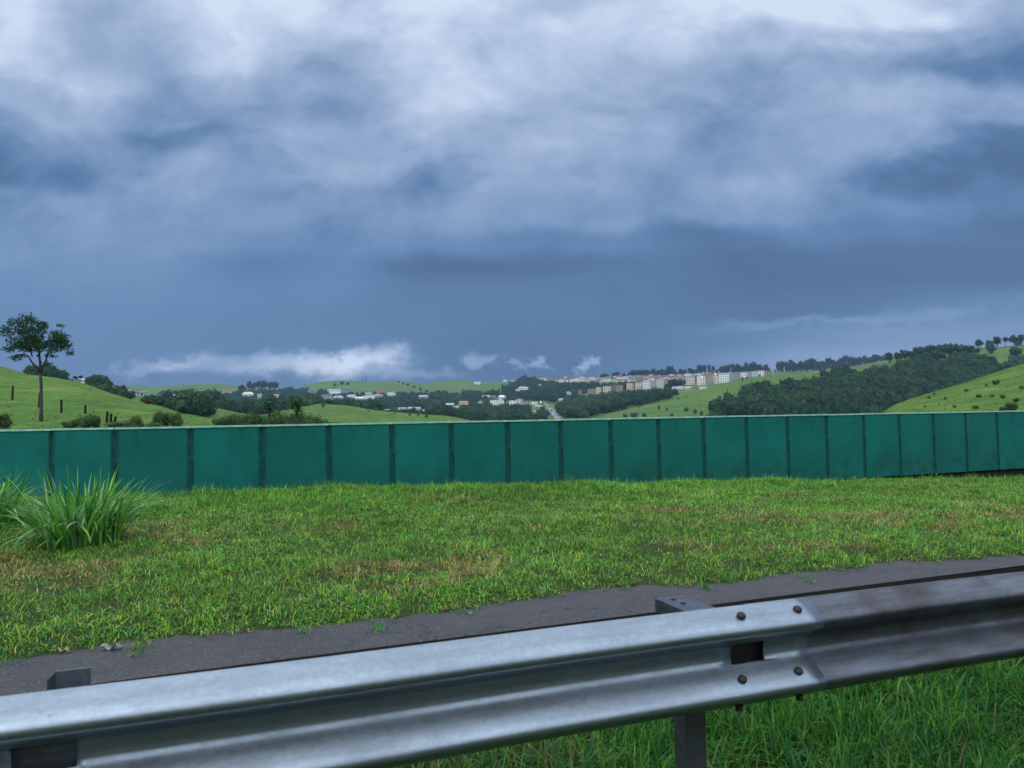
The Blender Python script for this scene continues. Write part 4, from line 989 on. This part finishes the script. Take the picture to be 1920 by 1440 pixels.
# ------------------------------------------------------------------ houses
HM = {}
def hmat(c):
    if c not in HM:
        col_ = dict(white=(.76, .75, .73), cream=(.64, .57, .46), grey=(.30, .31, .33), pink=(.52, .40, .38), mint=(.46, .56, .54), blue=(.33, .40, .48), tan=(.30, .24, .19), orange=(.42, .20, .12),
                    terracotta=(.26, .085, .055), redbrown=(.20, .065, .05), slate=(.09, .10, .12), zincroof=(.38, .42, .46), brown=(.18, .13, .10), brick=(.33, .09, .06), glass=(.03, .04, .05), door=(.10, .07, .05))[c]
        HM[c] = simple('house ' + c, col_, .25 if c == 'glass' else .85, var=.18, scale=.6)
    return HM[c]
winm = MB(); winm.box(0, 0, 0, 1, .10, 1); WINM = winm.mesh('window'); WINM.materials.append(hmat('glass'))
HB = []
def house(x, yb, wpx, hpx, wc, rc, label, Y0=300, Y1=2100, kind='gable', group=None):
    p = hit(x, yb, Y0, Y1); S = p.y / FPX; W = wpx * S; H = hpx * S; HB.append((x - wpx / 2, x + wpx / 2, yb - hpx, yb, p.y)); D = min(max(W * .7, 6), 14); rz = math.atan2(-p.x, p.y) * .7 + random.uniform(-.35, .35)
    t = empty('house', p, rz); tag(t, label, 'house', group)
    rh = 0 if kind == 'flat' else min(H * .42, W * .28); wh = max(H - rh, 1.5)
    m_ = MB(); m_.box(0, 0, wh / 2 - 1.0, W, D, wh + 2.0); link('wall', m_.mesh('wall'), hmat(wc), t)
    m_ = MB(); ov = .35
    if kind == 'flat':
        m_.box(0, 0, wh + .12, W + .5, D + .5, .24)
    else:
        x0, y0 = W / 2 + ov, D / 2 + ov; e = .12
        ridge = x0 if kind == 'gable' else x0 * .5
        m_.add([(-x0, -y0, wh), (x0, -y0, wh), (x0, y0, wh), (-x0, y0, wh), (-ridge, 0, wh + rh), (ridge, 0, wh + rh), (-x0, -y0, wh - e), (x0, -y0, wh - e), (x0, y0, wh - e), (-x0, y0, wh - e)],
               [(0, 1, 5, 4), (2, 3, 4, 5), (1, 2, 5), (3, 0, 4), (6, 7, 1, 0), (7, 8, 2, 1), (8, 9, 3, 2), (9, 6, 0, 3), (9, 8, 7, 6)])
    link('roof', m_.mesh('roof'), hmat(rc), t)
    nw = max(2, int(W / 4.5)); fl = 2 if wh > 5 else 1; di = random.randrange(nw)
    for k in range(nw):
        for f in range(fl):
            xx = -W / 2 + W * (k + .5) / nw; isd = (k == di and f == 0)
            wz = wh * (f + .55) / fl; hh = wh / fl * .42
            if isd: o = link('door', WINM, parent=t, loc=(xx, -D / 2 - .01, wh / fl * .38), scale=(1.1, 1, wh / fl * .7))
            else: link('window', WINM, parent=t, loc=(xx, -D / 2 - .01, wz), scale=(min(W / nw * .45, 1.8), 1, hh))
    return t
CL = [
 ('on far left ridge', 300, 560, [(135, 716, 22, 5, 'grey', 'slate', 'flat'), (152, 717, 16, 8, 'cream', 'zincroof', 'hip'), (211, 726, 11, 7, 'cream', 'redbrown', 'gable'), (230, 724, 20, 10, 'white', 'slate', 'hip'), (250, 731, 18, 8, 'white', 'slate', 'hip'),
    (264, 734, 12, 7, 'pink', 'zincroof', 'flat'), (262, 741, 20, 7, 'blue', 'zincroof', 'flat'), (288, 741, 28, 6, 'blue', 'blue', 'flat'), (240, 731, 10, 4, 'white', 'zincroof', 'gable')]),
 ('in trees left of centre', 700, 1900, [(326, 742, 7, 3, 'white', 'white', 'flat'), (372, 735, 15, 4, 'white', 'zincroof', 'flat'), (424, 737, 24, 6, 'cream', 'terracotta', 'gable'), (465, 743, 22, 9, 'white', 'cream', 'hip'), (487, 744, 8, 7, 'mint', 'zincroof', 'flat'), (519, 745, 11, 7, 'white', 'orange', 'gable')]),
 ('below far green hill', 700, 1900, [(586, 736, 16, 6, 'grey', 'slate', 'hip'), (613, 749, 18, 10, 'grey', 'grey', 'flat'), (627, 741, 23, 12, 'white', 'white', 'flat'), (634, 750, 20, 9, 'grey', 'zincroof', 'hip'), (652, 736, 24, 9, 'grey', 'slate', 'hip'), (659, 745, 14, 6, 'white', 'zincroof', 'gable'),
    (673, 748, 15, 5, 'white', 'white', 'gable'), (692, 746, 20, 5, 'white', 'zincroof', 'gable'), (691, 738, 12, 5, 'white', 'slate', 'hip'), (713, 737, 11, 7, 'orange', 'terracotta', 'hip'), (733, 741, 16, 6, 'white', 'zincroof', 'hip'), (709, 743, 16, 4, 'grey', 'zincroof', 'gable'), (794, 746, 17, 6, 'grey', 'zincroof', 'gable')]),
 ('beside low green mound', 600, 1500, [(728, 770, 12, 4, 'grey', 'zincroof', 'gable'), (753, 769, 14, 6, 'white', 'blue', 'flat'), (776, 768, 24, 6, 'mint', 'zincroof', 'gable'), (797, 770, 7, 3, 'white', 'white', 'flat'), (440, 766, 28, 7, 'pink', 'zincroof', 'flat')]),
 ('in valley centre', 900, 1900, [(843, 762, 15, 7, 'grey', 'zincroof', 'gable'), (857, 763, 10, 3, 'white', 'white', 'flat'), (869, 757, 18, 6, 'cream', 'orange', 'gable'), (900, 756, 9, 4, 'white', 'white', 'flat'), (912, 744, 14, 4, 'cream', 'zincroof', 'gable'), (926, 745, 8, 4, 'grey', 'zincroof', 'flat'),
    (941, 747, 14, 7, 'white', 'white', 'hip'), (932, 757, 26, 8, 'white', 'mint', 'flat'), (962, 758, 13, 8, 'white', 'grey', 'flat'), (974, 756, 11, 9, 'cream', 'terracotta', 'flat'), (986, 759, 18, 6, 'grey', 'zincroof', 'flat'), (1001, 757, 13, 5, 'white', 'zincroof', 'flat'), (1008, 764, 12, 5, 'grey', 'zincroof', 'gable'), (1000, 772, 8, 3, 'white', 'white', 'flat')]),
 ('on wooded knoll', 1100, 2080, [(895, 719, 11, 4, 'white', 'grey', 'flat'), (914, 717, 8, 3, 'grey', 'slate', 'flat'), (947, 714, 7, 4, 'white', 'white', 'flat'), (962, 713, 9, 3, 'pink', 'redbrown', 'gable'), (981, 730, 22, 6, 'white', 'zincroof', 'hip'), (970, 733, 10, 4, 'white', 'zincroof', 'gable'), (1013, 722, 6, 3, 'white', 'white', 'flat')]),
 ('under the apartment blocks', 900, 1400, [(1054, 751, 12, 5, 'white', 'zincroof', 'flat'), (1266, 728, 10, 4, 'white', 'zincroof', 'gable'), (1276, 728, 11, 5, 'white', 'grey', 'gable'), (1290, 729, 11, 5, 'cream', 'zincroof', 'gable'), (1303, 729, 10, 4, 'grey', 'redbrown', 'gable'), (1318, 728, 12, 4, 'white', 'zincroof', 'gable')]),
]
COLW = dict(zincroof='pale grey', slate='dark slate', white='white', grey='grey', cream='cream', terracotta='terracotta', redbrown='dark red', orange='orange', blue='blue-grey', mint='mint')
for where, Y0, Y1, L in CL:
    for i, (x, yb, wpx, hpx, wc, rc, kd) in enumerate(sorted(L)):
        house(x, yb + 1, wpx, hpx, wc, rc, f'{wc} house with {COLW[rc]} roof, {nth(i)} {where}', Y0, Y1, kd, 'houses ' + where)
# terraced rows of small houses on the hilltop
hl = []
for x0, x1, ya, yb_ in [(1008, 1056, 709, 715), (1060, 1185, 714, 713), (1052, 1130, 709, 709), (1130, 1290, 709, 704), (1180, 1290, 714, 709), (1292, 1352, 703, 699), (1296, 1340, 708, 704)]:
    x = x0
    while x < x1:
        hl.append((x, ya + (yb_ - ya) * (x - x0) / (x1 - x0) + random.uniform(-1, 1))); x += random.uniform(5.5, 10)
for i, (x, y) in enumerate(sorted(hl)):
    wc = random.choice(['white', 'white', 'cream', 'pink', 'grey', 'tan']); rc = random.choice(['terracotta', 'redbrown', 'terracotta', 'redbrown', 'zincroof', 'grey'])
    house(x, y + 2, random.uniform(6, 11), random.uniform(3.6, 5.4), wc, rc, f'{wc} house with {COLW[rc]} roof, {nth(i)} on the crowded hilltop', 1200, 2060, random.choice(['gable', 'hip', 'gable', 'flat']), 'houses crowding the hilltop')

# apartment blocks: four storeys of window rows, each window its own part
def block(x0, x1, yt, yb, wc, sc_, label, wins=True):
    yb -= 2; yt += 0; xm = (x0 + x1) / 2; p = hit(xm, yb, 950, 1500); S = p.y / FPX; W = (x1 - x0) * S; H = (yb - yt) * S; D = 11; HB.append((x0, x1, yt, yb, p.y))
    t = empty('apartment_block', p, math.atan2(-p.x, p.y) * .8 + .10); tag(t, label, 'apartment block', 'apartment blocks above the green field')
    m_ = MB(); m_.box(0, D / 2, H / 2 - 1.5, W, D, H + 3); link('wall', m_.mesh('wall'), hmat(wc), t)
    m_ = MB(); m_.box(0, D / 2, H + .2, W + .5, D + .5, .4); link('roof', m_.mesh('roof'), hmat('zincroof' if sc_ == 'z' else sc_), t)
    if wins:
        nc, nf = max(2, int(W / 2.9)), max(3, int(H / 3.1))
        for f in range(nf):
            for c_ in range(nc):
                link('window', WINM, parent=t, loc=(-W / 2 + W * (c_ + .5) / nc, -.02, H * (f + .55) / nf), scale=(W / nc * .42, 1, H / nf * .42))
BL = [(1063, 1071, 734, 743, 'white', 'grey', 1), (1084, 1094, 731, 741, 'tan', 'brown', 1), (1096, 1106, 730, 742, 'tan', 'brown', 0), (1107, 1118, 729, 744, 'tan', 'brown', 1), (1119, 1127, 726, 740, 'cream', 'brown', 1), (1132, 1146, 724, 739, 'cream', 'brown', 1), (1147, 1155, 722, 737, 'brown', 'brown', 0), (1157, 1168, 722, 738, 'tan', 'brown', 1),
      (1176, 1189, 718, 736, 'cream', 'redbrown', 1), (1189.5, 1192.5, 718, 735, 'brick', 'redbrown', 0), (1193, 1206, 717, 735, 'cream', 'grey', 1), (1207, 1221, 715, 734, 'white', 'grey', 1), (1221.5, 1231, 714, 733, 'grey', 'grey', 0), (1232, 1245, 711, 731, 'cream', 'grey', 1), (1246, 1252, 710, 729, 'tan', 'brown', 0),
      (1288, 1303, 706, 723, 'cream', 'redbrown', 1), (1303.5, 1308.5, 705, 722, 'brick', 'redbrown', 0), (1309, 1325, 705, 723, 'white', 'grey', 1), (1325.5, 1335, 703, 723, 'tan', 'brown', 0), (1338, 1349, 702, 722, 'cream', 'brown', 1), (1350, 1367, 700, 719, 'white', 'grey', 1), (1367.5, 1377, 699, 717, 'grey', 'grey', 0),
      (1378, 1388, 698, 715, 'grey', 'grey', 1), (1390, 1401, 698, 713, 'white', 'grey', 1), (1402, 1411, 697, 711, 'grey', 'grey', 0), (1412, 1422, 696, 710, 'mint', 'grey', 1), (1424, 1433, 695, 708, 'white', 'grey', 1), (1434, 1441, 695, 707, 'tan', 'brown', 1), (1446, 1453, 695, 705, 'grey', 'grey', 1)]
for i, (x0, x1, yt, yb, wc, rc, wn) in enumerate(BL):
    block(x0, x1, yt, yb, wc, rc, f'{"narrow " if x1 - x0 < 8 else ""}{wc} apartment block{"" if wn else " end without windows"}, {nth(i)} in the row above the field', wn)

# ------------------------------------------------------------------ far road with cars and lit lamps
RPX = [(1021, 757, 5), (1026, 761, 6), (1031, 767, 8), (1037, 774, 11), (1044, 782, 14), (1051, 790, 17)]
Vv = []; Yr = np.linspace(1250, 860, len(RPX))
rd = []
for (x, y, wp) in RPX:
    p = hit(x, y, 620, 1600); rd.append((p, wp * p.y / FPX)); HB.append((x - wp / 2 - 1, x + wp / 2 + 1, y - 4, y + 4, p.y))
m_ = MB(); vs = []
path = []
for i, (p, wd) in enumerate(rd):
    path.append(p)
for i in range(len(rd) - 1):
    for k in range(6):
        f = k / 6; a = rd[i][0].lerp(rd[i + 1][0], f); wd = rd[i][1] * (1 - f) + rd[i + 1][1] * f
        for q in (-.5, .5): vs.append((a.x + q * wd, a.y, a.z + .9))
n = len(vs) // 2
m_.add(vs, [(2 * i, 2 * i + 1, 2 * i + 3, 2 * i + 2) for i in range(n - 1)])
m_.f = [f[::-1] for f in m_.f]
road_m = simple('pale far road', (.22, .22, .24), .6, var=.15, scale=.1)
tag(link('far_road', m_.mesh('far_road'), road_m), kind='structure')
cbm = MB(); cbm.box(0, 0, .75, 1.9, 4.4, .8); CBODY = cbm.mesh('body')
ccm = MB(); ccm.add([(-.85, -1.3, 1.15), (.85, -1.3, 1.15), (.85, 1.6, 1.15), (-.85, 1.6, 1.15), (-.7, -.7, 1.75), (.7, -.7, 1.75), (.7, 1.1, 1.75), (-.7, 1.1, 1.75)], [(0, 1, 5, 4), (1, 2, 6, 5), (2, 3, 7, 6), (3, 0, 4, 7), (4, 5, 6, 7)]); CCAB = ccm.mesh('cabin'); CCAB.materials.append(hmat('glass'))
whm = MB(); whm.tube([(-.12, 0, 0), (.12, 0, 0)], .34, 10); WHM = whm.mesh('wheel'); WHM.materials.append(M['post_wood'])
car_cols = ['white', 'grey', 'brick', 'white', 'slate', 'blue', 'white', 'grey']
for i, cc_ in enumerate(car_cols):
    f = (i + .5) / 8 * (len(rd) - 1.01); k = int(f); a = rd[k][0].lerp(rd[k + 1][0], f - k); wd = rd[k][1]
    t = empty('car', (a.x + (.22 if i % 2 else -.22) * wd, a.y, a.z + .92), .25); tag(t, f'small {"red" if cc_ == "brick" else "dark" if cc_ == "slate" else cc_} car, {["farthest","second farthest","third farthest","fourth farthest","fourth nearest","third nearest","second nearest","nearest"][i]} on the far sloping road', 'car', 'cars on the far road')
    bd = link('body', CBODY.copy(), hmat(cc_), t); link('cabin', CCAB, parent=t)
    for sx_ in (-.9, .9):
        for sy_ in (-1.4, 1.4): link('wheel', WHM, parent=t, loc=(sx_, sy_, .34))
lampm = bpy.data.materials.new('lit lamp'); lampm.use_nodes = True
pn = lampm.node_tree.nodes['Principled BSDF']; pn.inputs['Emission Color'].default_value = (1, .93, .8, 1); pn.inputs['Emission Strength'].default_value = 9
for x, yt, yb, l, Y0 in [(1014, 754, 766, 'lit street lamp at the head of the far sloping road', 900), (1080, 742, 753, 'lit street lamp among the trees of the slope wood', 900), (1317, 707, 724, 'lit lamp before the white apartment block', 900), (1342, 702, 722, 'lit lamp at the corner of the cream apartment block', 900), (1184, 735, 742, 'lit lamp below the left apartment blocks', 900)]:
    p = hit(x, yb, Y0, 1700); H = (yb - yt) * p.y / FPX
    t = empty('street_lamp', p); tag(t, l, 'street lamp', 'lit lamps in the town')
    m_ = MB(); m_.tube([(0, 0, -1), (0, 0, H)], [.18, .10], 6); link('pole', m_.mesh('pole'), hmat('grey'), t)
    m_ = MB(); m_.tube([(0, -.3, H + .05), (0, -.3, H + .85)], [.30, .5], 8); link('lamp_head', m_.mesh('lamp_head'), lampm, t)

# ------------------------------------------------------------------ woodlands far off
woodland('hillside_wood', 'dark dense wood covering the slope of the right hill', [(1392, 764), (1402, 750), (1436, 742), (1480, 736), (1530, 728), (1580, 716), (1615, 712), (1650, 704), (1700, 694), (1720, 690), (1760, 690), (1830, 688), (1850, 694), (1990, 700), (1990, 720), (1860, 735), (1760, 765), (1690, 790), (1330, 800), (1345, 786)],
         1500, (8, 17), M['tree'], 380, 900, 1, gaps=.80)
woodland('ridge_hedge', 'dark belt of trees along the far left ridge', [(55, 712), (100, 712), (150, 719), (200, 729), (250, 742), (300, 752), (350, 757), (390, 764), (390, 790), (340, 780), (290, 766), (230, 752), (180, 735), (120, 721), (60, 717)],
         750, (4.5, 9), M['tree'], 300, 560, 2)
woodland('valley_wood', 'dark tree belt across the valley floor among the houses', [(290, 752), (340, 742), (440, 742), (560, 738), (600, 748), (680, 752), (790, 747), (860, 747), (960, 751), (1012, 762), (1030, 790), (860, 800), (700, 790), (560, 790), (470, 795), (400, 790)],
         2000, (9, 16), M['tree'], 560, 1700, 3)
woodland('far_tree_belt', 'tree belt at the foot of the far green hills', [(300, 742), (560, 736), (690, 742), (760, 742), (860, 744), (960, 740), (960, 748), (600, 752), (300, 750)], 480, (10, 17), M['tree'], 1000, 1900, 4)
woodland('skyline_wood', 'low dark tree belt filling the skyline beneath the tall trees', [(1190, 708), (1300, 701), (1420, 696), (1540, 692), (1640, 680), (1640, 684), (1540, 696), (1420, 700), (1300, 705), (1190, 711)], 260, (9, 18), M['euc'], 1300, 2080, 14)
woodland('hilltop_wood', 'dark wooded knoll right of the far green hills', [(948, 748), (945, 736), (962, 722), (985, 714), (1030, 716), (1060, 722), (1110, 728), (1130, 732), (1080, 746), (1040, 756)], 520, (12, 20), M['tree'], 1100, 2050, 5)
woodland('slope_wood', 'dark wood between the far road and the bright green field', [(1050, 790), (1042, 772), (1052, 752), (1080, 745), (1110, 750), (1200, 748), (1290, 741), (1240, 752), (1165, 769), (1090, 788)], 480, (10, 17), M['tree'], 700, 1100, 6)
woodland('town_wood', 'trees between the apartment blocks and the hilltop houses', [(1130, 728), (1170, 722), (1290, 714), (1300, 722), (1270, 732), (1130, 738)], 130, (10, 16), M['tree'], 1100, 1500, 8)

# ------------------------------------------------------------------ damp air over the valley
m_ = MB(); m_.box(0, 1780, 230, 11600, 3760, 1200)
hz = link('haze', m_.mesh('haze'))
hm = bpy.data.materials.new('damp air'); hm.use_nodes = True; hn = hm.node_tree; hn.nodes.clear()
pv = hn.nodes.new('ShaderNodeVolumePrincipled'); pv.inputs['Color'].default_value = (.42, .62, .95, 1); pv.inputs['Density'].default_value = .0001; pv.inputs['Anisotropy'].default_value = 0
ou = hn.nodes.new('ShaderNodeOutputMaterial'); hn.links.new(pv.outputs[0], ou.inputs['Volume'])
hz.data.materials.append(hm); tag(hz, 'thin blue damp air filling the valley', 'haze', kind='stuff')
sc.cycles.volume_bounces = 0; sc.cycles.max_bounces = 6; sc.cycles.use_denoising = True
